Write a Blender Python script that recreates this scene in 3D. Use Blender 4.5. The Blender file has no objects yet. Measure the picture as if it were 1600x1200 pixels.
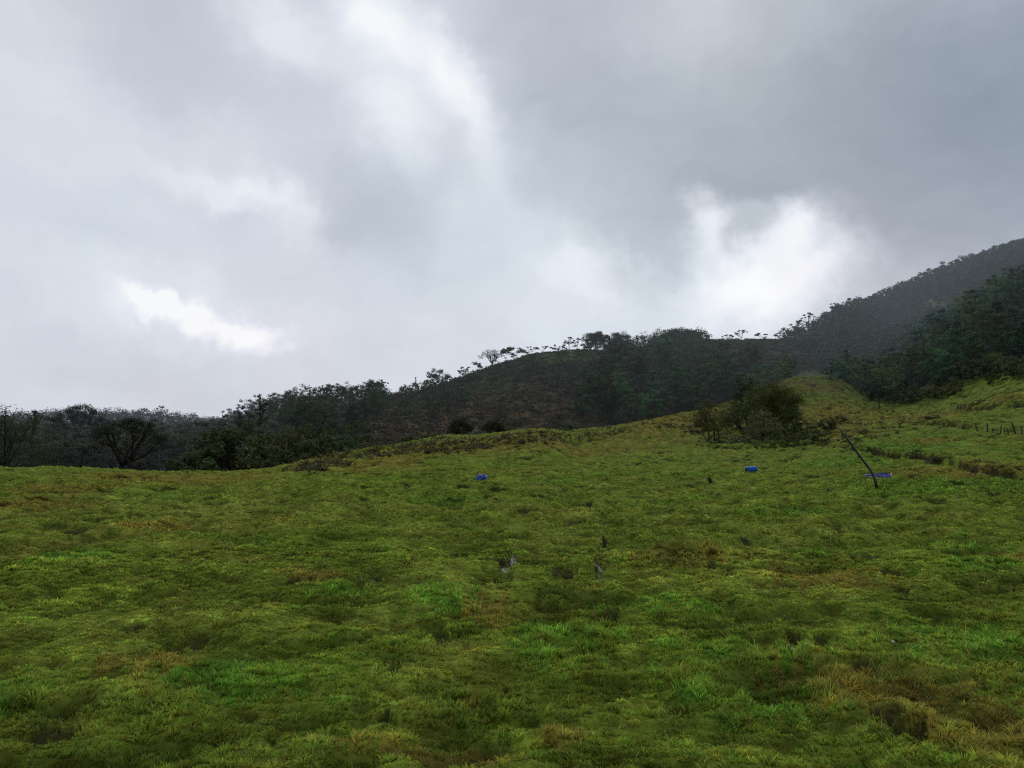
import bpy, math, random
import numpy as np

random.seed(7)
RNG = np.random.default_rng(11)
scene = bpy.context.scene
COL = scene.collection

# ------------------------------------------------------------------ camera maths
F = 1186.0
PITCH = math.atan(145.0 / F)
CP, SP = math.cos(PITCH), math.sin(PITCH)
CAMZ = 1.62

def t_of(py):
    v = (600.0 - py) / F
    return (SP + v * CP) / (CP - v * SP)

def az_of(px, py=700.0):
    v = (600.0 - py) / F
    return math.atan(((px - 800.0) / F) / (CP - v * SP))

def z_at(r, py, th):
    return CAMZ + r * math.cos(th) * t_of(py)

def project(X, Y, Z):
    dz = Z - CAMZ
    fwd = Y * CP + dz * SP
    up = -Y * SP + dz * CP
    fwd = np.maximum(fwd, 1e-3)
    return 800 + F * X / fwd, 600 - F * up / fwd

# ------------------------------------------------------------------ noise
def _h(ix, iy, seed):
    n = (ix.astype(np.int64) * 374761393 + iy.astype(np.int64) * 668265263 + seed * 974634777) & 0xFFFFFFFF
    n = ((n ^ (n >> 13)) * 1274126177) & 0xFFFFFFFF
    n = (n ^ (n >> 16)) & 0xFFFF
    return n.astype(np.float64) * (2 * math.pi / 65536.0)

def perlin(x, y, seed=0):
    x = np.asarray(x, float); y = np.asarray(y, float)
    ix = np.floor(x); iy = np.floor(y)
    fx = x - ix; fy = y - iy
    u = fx * fx * fx * (fx * (fx * 6 - 15) + 10)
    v = fy * fy * fy * (fy * (fy * 6 - 15) + 10)
    def g(dx, dy):
        a = _h(ix + dx, iy + dy, seed)
        return np.cos(a) * (fx - dx) + np.sin(a) * (fy - dy)
    a = g(0, 0); b = g(1, 0); c = g(0, 1); d = g(1, 1)
    return 1.5 * ((a + (b - a) * u) * (1 - v) + (c + (d - c) * u) * v)

def fbm(x, y, octs=4, seed=0, gain=0.5):
    s = 0; a = 1.0; f = 1.0; t = 0
    for o in range(octs):
        s = s + a * perlin(x * f + 13.7 * o, y * f - 7.3 * o, seed + o)
        t += a; a *= gain; f *= 2.03
    return s / t

def sstep(a, b, x):
    t = np.clip((x - a) / (b - a), 0, 1)
    return t * t * (3 - 2 * t)

# ------------------------------------------------------------------ terrain table
NEAR = [(1.0, 'z', .02), (5, 'z', .14), (10, 'z', .33), (20, 'z', .72)]
def far_left(h):
    return [(560, 'z', 25), (900, 'z', -4), (2600, 'z', -60)]
COLS = {
 -200: [(60, 'p', 733), (76, 'z', 1.5), (110, 'z', -.5), (160, 'z', 4), (250, 'z', 9), (430, 'p', 665)] + far_left(0),
 0: [(60, 'p', 733), (76, 'z', 1.5), (110, 'z', -.5), (160, 'z', 4), (250, 'z', 9), (430, 'p', 667)] + far_left(0),
 130: [(60, 'p', 733), (76, 'z', 1.5), (110, 'z', 0), (160, 'z', 4), (250, 'z', 9), (430, 'p', 662)] + far_left(0),
 250: [(60, 'p', 738), (75, 'z', 1.3), (110, 'z', 0), (160, 'z', 4), (250, 'z', 9), (430, 'p', 664)] + far_left(0),
 330: [(60, 'p', 739), (75, 'z', 1.5), (110, 'z', .5), (170, 'z', 5), (250, 'z', 9), (430, 'p', 672)] + far_left(0),
 400: [(65, 'p', 735), (80, 'z', 2), (115, 'z', 2), (170, 'z', 7), (300, 'p', 660), (420, 'z', 20), (700, 'z', 0), (2600, 'z', -60)],
 450: [(68, 'p', 728), (85, 'z', 2.4), (120, 'z', 3.5), (180, 'z', 12), (235, 'p', 643), (320, 'z', 15), (600, 'z', 0), (2600, 'z', -60)],
 510: [(75, 'p', 719), (92, 'z', 3), (130, 'z', 6), (180, 'z', 14), (232, 'p', 636), (320, 'z', 18), (600, 'z', 0), (2600, 'z', -60)],
 560: [(82, 'p', 708), (100, 'z', 4), (135, 'z', 7), (185, 'z', 16), (235, 'p', 630), (320, 'z', 20), (600, 'z', 0), (2600, 'z', -60)],
 620: [(92, 'p', 698), (108, 'z', 5), (140, 'z', 8), (180, 'z', 16), (238, 'p', 612), (320, 'z', 22), (600, 'z', 0), (2600, 'z', -60)],
 660: [(98, 'p', 691), (115, 'z', 6), (140, 'z', 8), (180, 'z', 17), (242, 'p', 608), (320, 'z', 24), (600, 'z', 0), (2600, 'z', -60)],
 700: [(102, 'p', 686), (118, 'z', 6.5), (140, 'z', 8), (180, 'z', 17.5), (245, 'p', 592), (330, 'z', 28), (600, 'z', 5), (2600, 'z', -60)],
 750: [(105, 'p', 684), (122, 'z', 7), (145, 'z', 8), (185, 'z', 20), (250, 'p', 577), (330, 'z', 32), (600, 'z', 8), (2600, 'z', -60)],
 800: [(108, 'p', 680), (125, 'z', 7.5), (147, 'z', 8.5), (187, 'z', 22), (255, 'p', 562), (340, 'z', 36), (600, 'z', 8), (2600, 'z', -60)],
 850: [(110, 'p', 676), (127, 'z', 7.5), (148, 'z', 8.5), (190, 'z', 23), (262, 'p', 550), (340, 'z', 40), (600, 'z', 10), (2600, 'z', -60)],
 900: [(82, 'p', 699), (112, 'p', 672), (128, 'z', 8), (148, 'z', 9), (192, 'z', 23), (268, 'p', 547), (350, 'z', 40), (600, 'z', 10), (2600, 'z', -60)],
 960: [(80, 'p', 697), (115, 'p', 667), (132, 'z', 8.5), (150, 'z', 9.5), (195, 'z', 24), (280, 'p', 549), (360, 'z', 42), (600, 'z', 10), (2600, 'z', -60)],
 1000: [(78, 'p', 697), (118, 'p', 660), (135, 'z', 9), (155, 'z', 11), (200, 'z', 26), (295, 'p', 543), (370, 'z', 46), (600, 'z', 12), (2600, 'z', -60)],
 1060: [(76, 'p', 698), (100, 'p', 672), (125, 'p', 646), (145, 'z', 10.5), (160, 'z', 12), (210, 'z', 28), (315, 'p', 534), (390, 'z', 50), (650, 'z', 15), (2600, 'z', -60)],
 1100: [(75, 'p', 700), (95, 'p', 679), (115, 'p', 652), (130, 'p', 637), (150, 'z', 12), (170, 'z', 15), (220, 'z', 30), (330, 'p', 533), (410, 'z', 53), (650, 'z', 15), (2600, 'z', -60)],
 1150: [(74, 'p', 700), (95, 'p', 676), (115, 'p', 650), (138, 'p', 624), (158, 'z', 14.5), (180, 'z', 18), (235, 'z', 34), (340, 'p', 534), (420, 'z', 55), (700, 'z', 20), (2600, 'z', -50)],
 1200: [(74, 'p', 700), (95, 'p', 673), (120, 'p', 640), (150, 'p', 604), (172, 'z', 18), (195, 'z', 21), (245, 'z', 36), (345, 'p', 532), (430, 'z', 58), (700, 'z', 20), (2600, 'z', -50)],
 1240: [(72, 'p', 702), (95, 'p', 670), (125, 'p', 633), (170, 'p', 582), (195, 'z', 22), (220, 'z', 26), (270, 'z', 41), (360, 'p', 525), (450, 'z', 66), (800, 'z', 40), (2600, 'z', -50)],
 1270: [(70, 'p', 702), (95, 'p', 668), (130, 'p', 630), (185, 'p', 583), (210, 'z', 24), (240, 'z', 29), (290, 'z', 45), (420, 'p', 516), (520, 'z', 78), (900, 'z', 60), (2600, 'z', -20)],
 1310: [(45, 'p', 724), (68, 'p', 700), (95, 'p', 665), (130, 'p', 630), (175, 'p', 583), (200, 'z', 22), (240, 'z', 29), (300, 'z', 47), (470, 'p', 488), (600, 'z', 100), (1000, 'z', 80), (2600, 'z', 0)],
 1350: [(28, 'p', 762), (45, 'p', 728), (65, 'p', 697), (95, 'p', 662), (130, 'p', 636), (168, 'p', 609), (190, 'z', 22), (240, 'z', 30), (300, 'z', 46), (510, 'p', 470), (640, 'z', 115), (1100, 'z', 90), (2600, 'z', 0)],
 1400: [(28, 'p', 761), (42, 'p', 733), (62, 'p', 700), (92, 'p', 664), (125, 'p', 642), (150, 'z', 15), (190, 'z', 23), (240, 'z', 32), (300, 'z', 47), (420, 'p', 505), (555, 'p', 452), (700, 'z', 130), (1200, 'z', 100), (2600, 'z', 0)],
 1450: [(28, 'p', 760), (40, 'p', 735), (58, 'p', 702), (85, 'p', 668), (112, 'p', 646), (130, 'p', 630), (150, 'z', 17.5), (200, 'z', 30), (300, 'z', 52), (420, 'p', 492), (590, 'p', 432), (740, 'z', 145), (1300, 'z', 110), (2600, 'z', 0)],
 1500: [(28, 'p', 760), (38, 'p', 738), (58, 'p', 700), (82, 'p', 665), (108, 'p', 641), (125, 'p', 617), (145, 'z', 18), (190, 'z', 33), (280, 'p', 507), (330, 'z', 57), (600, 'p', 413), (760, 'z', 160), (1300, 'z', 120), (2600, 'z', 0)],
 1560: [(28, 'p', 762), (36, 'p', 742), (58, 'p', 695), (80, 'p', 658), (100, 'p', 635), (118, 'p', 603), (140, 'z', 19.5), (190, 'z', 36), (285, 'p', 477), (340, 'z', 66), (605, 'p', 393), (780, 'z', 175), (1300, 'z', 130), (2600, 'z', 0)],
 1600: [(28, 'p', 763), (36, 'p', 745), (58, 'p', 690), (80, 'p', 655), (100, 'p', 625), (115, 'p', 593), (140, 'z', 19), (190, 'z', 38), (290, 'p', 452), (340, 'z', 72), (610, 'p', 380), (800, 'z', 185), (1300, 'z', 140), (2600, 'z', 0)],
 1800: [(28, 'p', 765), (36, 'p', 750), (58, 'p', 690), (80, 'p', 650), (100, 'p', 612), (115, 'p', 575), (140, 'z', 22), (190, 'z', 42), (290, 'p', 405), (340, 'z', 80), (620, 'p', 335), (820, 'z', 210), (1300, 'z', 150), (2600, 'z', 0)],
}

def pchip(x, y, xq):
    x = np.array(x, float); y = np.array(y, float)
    h = np.diff(x); d = np.diff(y) / h
    m = np.zeros_like(y)
    for i in range(1, len(x) - 1):
        if d[i - 1] * d[i] > 0:
            w1 = 2 * h[i] + h[i - 1]; w2 = h[i] + 2 * h[i - 1]
            m[i] = (w1 + w2) / (w1 / d[i - 1] + w2 / d[i])
    m[0] = d[0]; m[-1] = d[-1]
    i = np.clip(np.searchsorted(x, xq) - 1, 0, len(x) - 2)
    t = np.clip((xq - x[i]) / h[i], 0, 1)
    return ((1 + 2 * t) * (1 - t) ** 2 * y[i] + t * (1 - t) ** 2 * h[i] * m[i]
            + t * t * (3 - 2 * t) * y[i + 1] + t * t * (t - 1) * h[i] * m[i + 1])

LR = np.linspace(math.log(1.0), math.log(2600.0), 700)
RR = np.exp(LR)
ths, rows = [], []
for px in sorted(COLS):
    th = az_of(px)
    xs, zs = [], []
    for r, k, v in NEAR + COLS[px]:
        if k == 'p' and 620 <= px <= 1240 and 230 < r < 365: v = v + 5
        if k == 'p' and px >= 1270 and r > 400: v = v + 9
        if k == 'p' and 1240 <= px <= 1310 and 150 < r < 200: v = v + 6
        xs.append(r); zs.append(v if k == 'z' else z_at(r, v, th))
    ths.append(th); rows.append(pchip(xs, zs, RR))
ths = np.array(ths); rows = np.array(rows)
TH = np.linspace(ths[0], ths[-1], 501)
TAB = np.empty((501, 700))
for j in range(700):
    TAB[:, j] = pchip(ths, rows[:, j], TH)
def blur(A, n, axis):
    k = np.exp(-0.5 * (np.arange(-3 * n, 3 * n + 1) / n) ** 2); k /= k.sum()
    P = np.pad(A, [(3 * n, 3 * n) if a == axis else (0, 0) for a in range(2)], mode='edge')
    return np.apply_along_axis(lambda v: np.convolve(v, k, 'valid'), axis, P)
TAB = blur(blur(TAB, 4, 0), 3, 1)

def base_h(X, Y):
    X = np.asarray(X, float); Y = np.asarray(Y, float)
    r = np.maximum(np.hypot(X, Y), 1.0)
    th = np.arctan2(X, Y)
    a = np.clip((th - TH[0]) / (TH[-1] - TH[0]), 0, 1) * 499.999
    b = np.clip((np.log(r) - LR[0]) / (LR[-1] - LR[0]), 0, 1) * 698.999
    i = a.astype(int); j = b.astype(int); fa = a - i; fb = b - j
    z = ((TAB[i, j] * (1 - fa) + TAB[i + 1, j] * fa) * (1 - fb)
         + (TAB[i, j + 1] * (1 - fa) + TAB[i + 1, j + 1] * fa) * fb)
    w = sstep(math.radians(42), math.radians(95), np.abs(th))
    return z * (1 - w) + w * 0.3 * np.minimum(z, 3.0)

def ground(px, py, rmin=2.5):
    """world point where the view ray through a spot of the photograph meets the land"""
    v = (600.0 - py) / F
    d = np.array([(px - 800.0) / F, CP - v * SP, SP + v * CP])
    t = np.exp(np.linspace(math.log(rmin), math.log(900), 3000))
    x, y, z = d[0] * t, d[1] * t, CAMZ + d[2] * t
    hit = np.nonzero(z <= base_h(x, y))[0]
    i = hit[0] if len(hit) else len(t) - 1
    return x[i], y[i]

# banks: eroded steps crossing the pasture (polyline, height of step)
BANKS = []
for pts, hgt, wid in [
    ([(1275, 694), (1310, 700), (1340, 704), (1390, 713), (1430, 717), (1470, 724), (1520, 737), (1570, 747), (1615, 753)], .30, .9),
    ([(1405, 664), (1440, 664), (1475, 666), (1510, 668), (1540, 668)], .4, .9),
    ([(1480, 634), (1510, 640), (1540, 640), (1580, 636), (1620, 630)], .45, 1.2),
    ([(460, 732), (490, 728), (520, 722), (550, 714), (580, 707), (610, 703)], .3, .8),
    ([(655, 704), (700, 703), (735, 700), (770, 695), (820, 692), (880, 688), (950, 683)], .3, .8),
    ([(1085, 697), (1120, 701), (1160, 703), (1200, 700), (1230, 697), (1275, 694)], .3, .9)]:
    q = [ground(*p) for p in pts]
    BANKS.append((np.array([math.atan2(a, b) for a, b in q]), np.array([math.hypot(a, b) for a, b in q]), hgt, wid))

def bank(X, Y):
    th = np.arctan2(X, Y); r = np.hypot(X, Y)
    dz = np.zeros_like(r); soil = np.zeros_like(r)
    wob = perlin(X / 2.2, Y / 2.2, 91) * 1.3 + perlin(X / .7, Y / .7, 92) * .35
    for bt, br, hgt, wid in BANKS:
        rb = np.interp(th, bt, br) + wob
        m = sstep(bt[0] - .012, bt[0] + .02, th) * (1 - sstep(bt[-1] - .02, bt[-1] + .012, th))
        d = r - rb
        dz += m * hgt * (sstep(-.5 * wid, .5 * wid, d) * np.exp(-np.maximum(d, 0) / 9.0) - .35 * np.exp(-((d + wid) / (1.2 * wid)) ** 2))
        soil = np.maximum(soil, m * np.exp(-((d + .1) / (.7 * wid)) ** 2) * sstep(-.35, .25, perlin(X / 1.6 + 9, Y / 1.6, 93) + .4 * perlin(X / .5, Y / .5, 94)))
    return dz, soil

# hand-placed marks in the pasture: (px, py, half width, half height, kind)
MARKS = [
 (700, 1003, 42, 16, 'hole'), (610, 1048, 26, 14, 'hole'), (603, 1130, 16, 12, 'hole'), (792, 1075, 12, 9, 'hole'),
 (570, 1000, 14, 7, 'hole'), (755, 911, 22, 6, 'hole'), (880, 895, 26, 10, 'hole'), (935, 878, 10, 22, 'mud'),
 (790, 880, 12, 20, 'mud'), (775, 876, 14, 7, 'hole'), (955, 955, 12, 9, 'hole'), (965, 918, 10, 5, 'hole'),
 (155, 945, 20, 6, 'hole'), (380, 958, 28, 12, 'hole'), (215, 980, 18, 5, 'hole'), (80, 925, 14, 5, 'hole'),
 (70, 1160, 36, 18, 'hole'), (135, 1030, 22, 8, 'hole'), (440, 1168, 40, 12, 'hole'), (1205, 975, 10, 9, 'hole'),
 (1160, 970, 14, 8, 'hole'), (1285, 1008, 18, 10, 'hole'), (1240, 1005, 10, 16, 'mud'), (1345, 1035, 24, 12, 'hole'),
 (1420, 1150, 40, 14, 'hole'), (1395, 1125, 30, 12, 'hole'), (1115, 885, 12, 8, 'hole'), (1360, 868, 26, 10, 'hole'),
 (1390, 898, 14, 6, 'hole'), (1410, 922, 12, 6, 'hole'), (820, 800, 26, 7, 'hole'), (1590, 915, 24, 8, 'hole'),
 (920, 790, 9, 9, 'hole'), (900, 817, 24, 5, 'hole'), (575, 810, 16, 5, 'hole'), (120, 835, 24, 8, 'hole'),
 (650, 880, 12, 5, 'hole'), (1540, 1070, 14, 7, 'hole'), (1310, 828, 12, 7, 'hole'), (1165, 842, 8, 5, 'hole'),
 (460, 915, 30, 8, 'hole'), (870, 930, 22, 12, 'tuft'), (1060, 865, 40, 16, 'tuft'),
 (880, 1005, 70, 34, 'lush'), (960, 940, 40, 14, 'lush'), (1130, 1030, 90, 34, 'lush'), (1060, 950, 70, 14, 'lush'),
 (340, 1060, 60, 22, 'lush'), (390, 1090, 60, 20, 'lush'), (540, 925, 60, 16, 'lush'), (680, 940, 50, 22, 'lush'),
 (1280, 858, 38, 7, 'lush'), (1500, 760, 110, 12, 'lush'), (1300, 722, 60, 7, 'lush'), (1380, 752, 60, 8, 'lush'),
 (1500, 1000, 110, 30, 'lush'), (1160, 1090, 90, 40, 'lush'), (1540, 895, 60, 14, 'lush'), (20, 1100, 40, 20, 'lush'),
 (1500, 850, 50, 10, 'lush'), (110, 870, 50, 12, 'lush'), (700, 780, 60, 10, 'lush'), (1230, 800, 60, 8, 'lush'),
 (690, 690, 28, 5, 'lush'), (1420, 700, 60, 14, 'lush'), (960, 700, 120, 16, 'pale'), (300, 800, 160, 24, 'pale'),
 (770, 955, 36, 22, 'brown'), (735, 1105, 18, 8, 'brown'), (700, 1190, 90, 14, 'brown'), (540, 1180, 50, 14, 'brown'),
 (1370, 1080, 110, 34, 'brown'), (1560, 1150, 110, 36, 'brown'), (600, 725, 60, 8, 'brown'), (280, 748, 110, 8, 'brown'),
 (180, 745, 40, 5, 'brown'), (1290, 905, 70, 14, 'brown'), (1570, 870, 40, 10, 'brown'), (60, 790, 70, 9, 'brown'),
 (250, 828, 40, 7, 'brown'), (480, 905, 30, 12, 'brown'), (230, 1040, 60, 18, 'brown'), (1060, 870, 70, 14, 'brown'),
 (1315, 652, 60, 11, 'brown'), (1300, 680, 50, 12, 'brown'), (1430, 655, 60, 6, 'brown'), (1520, 740, 90, 7, 'brown'),
 (1030, 662, 60, 9, 'brown'), (1100, 645, 80, 12, 'brown'), (1150, 632, 70, 14, 'brown'), (1180, 665, 90, 14, 'brown'), (1250, 600, 46, 7, 'brown'), (1300, 610, 30, 5, 'brown'), (1320, 640, 60, 8, 'brown'), (1560, 628, 60, 7, 'brown'),
 (740, 698, 110, 9, 'brown'), (870, 690, 120, 8, 'brown'), (960, 680, 60, 7, 'brown'), (620, 712, 60, 8, 'brown'), (490, 722, 50, 6, 'brown'), (90, 765, 60, 5, 'brown'),
 (880, 1160, 30, 14, 'brown'), (1450, 690, 30, 4, 'brown'),
]
MK = []
for px, py, w, h, k in MARKS:
    if k == 'hole': w, h = w * .66, h * .7
    x0, y0 = ground(px, py)
    _, ya = ground(px, py + h); _, yb = ground(px, py - h)
    sr = max(abs(math.log(max(yb, ya + .01) / ya)) / 2, .008)
    MK.append((math.atan2(x0, y0), math.log(math.hypot(x0, y0)), w / F, min(sr, .22), k))

def marks(X, Y):
    th = np.arctan2(X, Y); lr = np.log(np.maximum(np.hypot(X, Y), .5))
    w1 = perlin(th * 60, lr * 18, 70); w2 = perlin(th * 60 + 40, lr * 18 - 9, 71)
    w3 = perlin(th * 170, lr * 55, 72) + .7 * perlin(th * 420, lr * 140, 73)
    out = {k: np.zeros_like(th) for k in ('hole', 'lush', 'brown', 'mud', 'tuft', 'pale')}
    for t0, l0, a, b, k in MK:
        sel = (np.abs(th - t0) < 2.6 * a) & (np.abs(lr - l0) < 2.6 * b)
        if not sel.any():
            continue
        d2 = ((th[sel] - t0) / a + .8 * w1[sel] + .4 * w3[sel]) ** 2 + ((lr[sel] - l0) / b + .8 * w2[sel] + .45 * w3[sel]) ** 2
        out[k][sel] = np.maximum(out[k][sel], 1 - sstep(.2, 2.3, d2))
    return out

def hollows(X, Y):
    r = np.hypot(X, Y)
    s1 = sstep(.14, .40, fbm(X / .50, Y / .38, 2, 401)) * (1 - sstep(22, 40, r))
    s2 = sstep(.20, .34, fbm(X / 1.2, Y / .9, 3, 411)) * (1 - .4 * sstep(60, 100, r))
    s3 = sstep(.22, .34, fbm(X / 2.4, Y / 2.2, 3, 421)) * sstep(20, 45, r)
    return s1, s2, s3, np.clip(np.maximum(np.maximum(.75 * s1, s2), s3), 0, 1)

def detail_h(X, Y, mk=None, bk=None):
    r = np.hypot(X, Y)
    if mk is None: mk = marks(X, Y)
    if bk is None: bk = bank(X, Y)
    near = 1 - sstep(150, 230, r)
    n1 = fbm(X / 5.5, Y / 5.5, 3, 3) * .15
    n2 = fbm(X / 1.3, Y / 1.0, 3, 21) * (.09 + .13 * sstep(9, 25, r))
    n3 = -np.abs(perlin(X / .62, Y / .50, 31)) * (.09 + .10 * sstep(8, 25, r)) + .04
    n4 = perlin(X / .22, Y / .22, 41) * .018 * (1 - sstep(15, 30, r))
    pits = -sstep(.30, .62, fbm(X / .8 + 5, Y / .8, 2, 51)) * .09
    z = (n1 * sstep(2, 8, r) + n2 + n3 + n4 + pits) * near * (1 + .5 * sstep(30, 90, r))
    h1_, h2_, h3_, _ = hollows(X, Y)
    z = z - (.04 * h1_ + .06 * h2_ + .14 * h3_) * near
    z = z * (1 - .85 * mk['mud'])
    z = z - mk['hole'] * np.where(r < 20, .05, .14) - mk['mud'] * .07 + mk['tuft'] * .05
    z = z + bk[0]
    hf = sstep(150, 240, r)
    z = z + hf * (fbm(X / 45, Y / 45, 3, 61) * 1.2 + fbm(X / 9, Y / 9, 3, 66) * .7)
    z = z + hf * sstep(450, 800, r) * fbm(X / 90, Y / 90, 3, 67) * 5
    return z

def height(X, Y):
    return base_h(X, Y) + detail_h(np.asarray(X, float), np.asarray(Y, float))
def h1(x, y):
    return float(height(np.array([x]), np.array([y]))[0])

# ------------------------------------------------------------------ land cover
def in_poly(px, py, poly):
    inside = np.zeros(px.shape, bool)
    n = len(poly)
    for i in range(n):
        x1, y1 = poly[i]; x2, y2 = poly[(i + 1) % n]
        c = ((y1 > py) != (y2 > py)) & (px < (x2 - x1) * (py - y1) / (y2 - y1 + 1e-9) + x1)
        inside ^= c
    return inside

C = {k: np.array(v) for k, v in dict(
    olive=(.148, .178, .024), green=(.116, .186, .021), yellow=(.205, .225, .038), lush=(.100, .188, .022),
    brown=(.195, .155, .030), soil=(.032, .027, .012), dark=(.060, .085, .012), straw=(.30, .25, .10)).items()}

def mix(a, b, t):
    t = np.asarray(t)[..., None]
    return a * (1 - t) + b * t

def pasture_color(X, Y, mk, bk):
    r = np.hypot(X, Y)
    a = fbm(X / 7, Y / 7, 3, 101); b = fbm(X / 2.1, Y / 2.1, 3, 111); c = fbm(X / 14, Y / 14, 2, 121)
    d = fbm(X / .5, Y / .5, 2, 131)
    col = np.broadcast_to(C['olive'], X.shape + (3,)).copy()
    col = mix(col, C['green'], .25 + .6 * sstep(-.05, .35, a))
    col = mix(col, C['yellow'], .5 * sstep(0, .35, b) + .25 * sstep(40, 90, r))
    col = mix(col, C['brown'], .42 * sstep(.08, .4, c) * sstep(-.2, .3, b + d))
    col = mix(col, C['brown'], .25 * sstep(.2, .45, fbm(X / 1.1, Y / 1.1, 2, 141)))
    col = mix(col, C['lush'], np.clip(.8 * mk['lush'] * (.45 + .75 * sstep(-.3, .3, perlin(X / .45, Y / .45, 142) + .5 * b)), 0, 1))
    col = mix(col, C['yellow'], .5 * mk['pale'])
    col = mix(col, C['brown'], .8 * mk['brown'])
    col = mix(col, C['dark'], .6 * mk['tuft'])
    col = col * (1 + .35 * d)[..., None]
    col = col * (1 + .30 * perlin(X / .17, Y / .17, 143) * (1 - sstep(8, 16, r)))[..., None]
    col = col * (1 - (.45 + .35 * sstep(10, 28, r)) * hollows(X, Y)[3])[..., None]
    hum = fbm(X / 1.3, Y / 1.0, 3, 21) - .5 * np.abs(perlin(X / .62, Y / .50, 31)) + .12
    col = col * (1 + .65 * np.clip(hum, -.6, .5))[..., None]  # hummock shading put into the colour: tops lighter, low parts darker
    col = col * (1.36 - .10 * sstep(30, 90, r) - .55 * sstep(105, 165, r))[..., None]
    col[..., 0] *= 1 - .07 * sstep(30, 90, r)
    col = mix(col, np.broadcast_to(C['dark'] * .55, col.shape), .7 * mk['hole'])
    return np.clip(col, .004, 1)

def cover(X, Y, Z):
    """land colour further out, by which slope the point lies on"""
    r = np.hypot(X, Y); th = np.arctan2(X, Y)
    px, py = project(X, Y, Z)
    px = px + 16 * perlin(X / 14, Y / 14, 151); py = py + 8 * perlin(X / 14, Y / 14, 152)
    wood = np.array((.012, .018, .008)); scrubg = np.array((.028, .040, .018)); scrubb = np.array((.036, .031, .020))
    rust = np.array((.088, .058, .032)); green = np.array((.052, .070, .018))
    col = np.broadcast_to(wood, X.shape + (3,)).copy()
    n = fbm(X / 16, Y / 16, 3, 161); n2 = fbm(X / 4, Y / 4, 3, 171)
    hill = sstep(560, 620, px) * (1 - sstep(1240, 1320, px))
    col = mix(col, scrubb, hill * (.55 + .45 * sstep(-.25, .2, n)))
    col = mix(col, scrubg, hill * sstep(.0, .35, n))
    col = mix(col, rust, hill * sstep(-.1, .25, n2) * sstep(600, 650, py) * (1 - sstep(830, 960, px)) * .75)
    top = sstep(800, 850, px) * (1 - sstep(960, 1010, px)) * (1 - sstep(562, 572, py))
    col = mix(col, np.array((.05, .075, .022)), top * .8)
    grass = in_poly(px, py, [(1200, 600), (1230, 586), (1270, 577), (1305, 586), (1350, 612), (1400, 636), (1400, 700), (1100, 700)]).astype(float)
    grass = np.maximum(grass, (r < 150) & (px > 1380))
    col = mix(col, mix(green, np.array((.062, .056, .024)), sstep(-.2, .3, n2)), grass)
    mos = (np.hypot((px - 1462) / 30, (py - 478) / 9) < 1).astype(float)
    col = mix(col, np.array((.09, .11, .04)), mos * .8)
    return col * np.clip(1 + .8 * n2 + .6 * fbm(X / 1.8, Y / 1.8, 2, 175), .2, 2)[..., None]

# ------------------------------------------------------------------ materials
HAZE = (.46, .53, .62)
def add_haze(nt, shader, out, scale=3100.0):  # haze painted on surfaces as emission, stronger with distance from the origin
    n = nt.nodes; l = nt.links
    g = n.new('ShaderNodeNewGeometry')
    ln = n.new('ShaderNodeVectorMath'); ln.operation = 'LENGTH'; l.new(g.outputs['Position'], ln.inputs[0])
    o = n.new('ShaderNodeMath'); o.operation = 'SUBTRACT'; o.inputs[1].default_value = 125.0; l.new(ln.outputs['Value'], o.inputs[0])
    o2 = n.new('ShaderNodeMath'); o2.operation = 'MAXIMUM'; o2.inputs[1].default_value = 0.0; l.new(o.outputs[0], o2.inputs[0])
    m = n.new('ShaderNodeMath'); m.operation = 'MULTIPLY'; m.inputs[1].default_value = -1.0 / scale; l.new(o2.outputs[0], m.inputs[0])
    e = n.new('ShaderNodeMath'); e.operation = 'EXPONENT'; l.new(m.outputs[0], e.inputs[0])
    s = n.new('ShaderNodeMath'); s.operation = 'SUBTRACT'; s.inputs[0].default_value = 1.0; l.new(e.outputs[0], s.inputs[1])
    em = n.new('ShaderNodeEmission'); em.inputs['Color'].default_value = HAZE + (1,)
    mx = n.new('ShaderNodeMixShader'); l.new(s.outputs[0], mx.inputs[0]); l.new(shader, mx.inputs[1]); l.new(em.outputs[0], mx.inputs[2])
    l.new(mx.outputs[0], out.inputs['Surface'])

def new_mat(name):
    m = bpy.data.materials.new(name); m.use_nodes = True
    m.node_tree.nodes.clear()
    out = m.node_tree.nodes.new('ShaderNodeOutputMaterial')
    try: m.cycles.emission_sampling = 'NONE'
    except Exception: pass
    return m, m.node_tree, out

def N(nt, t, **kw):
    n = nt.nodes.new(t)
    for k, v in kw.items():
        if k in n.inputs: n.inputs[k].default_value = v
        else: setattr(n, k, v)
    return n

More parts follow.
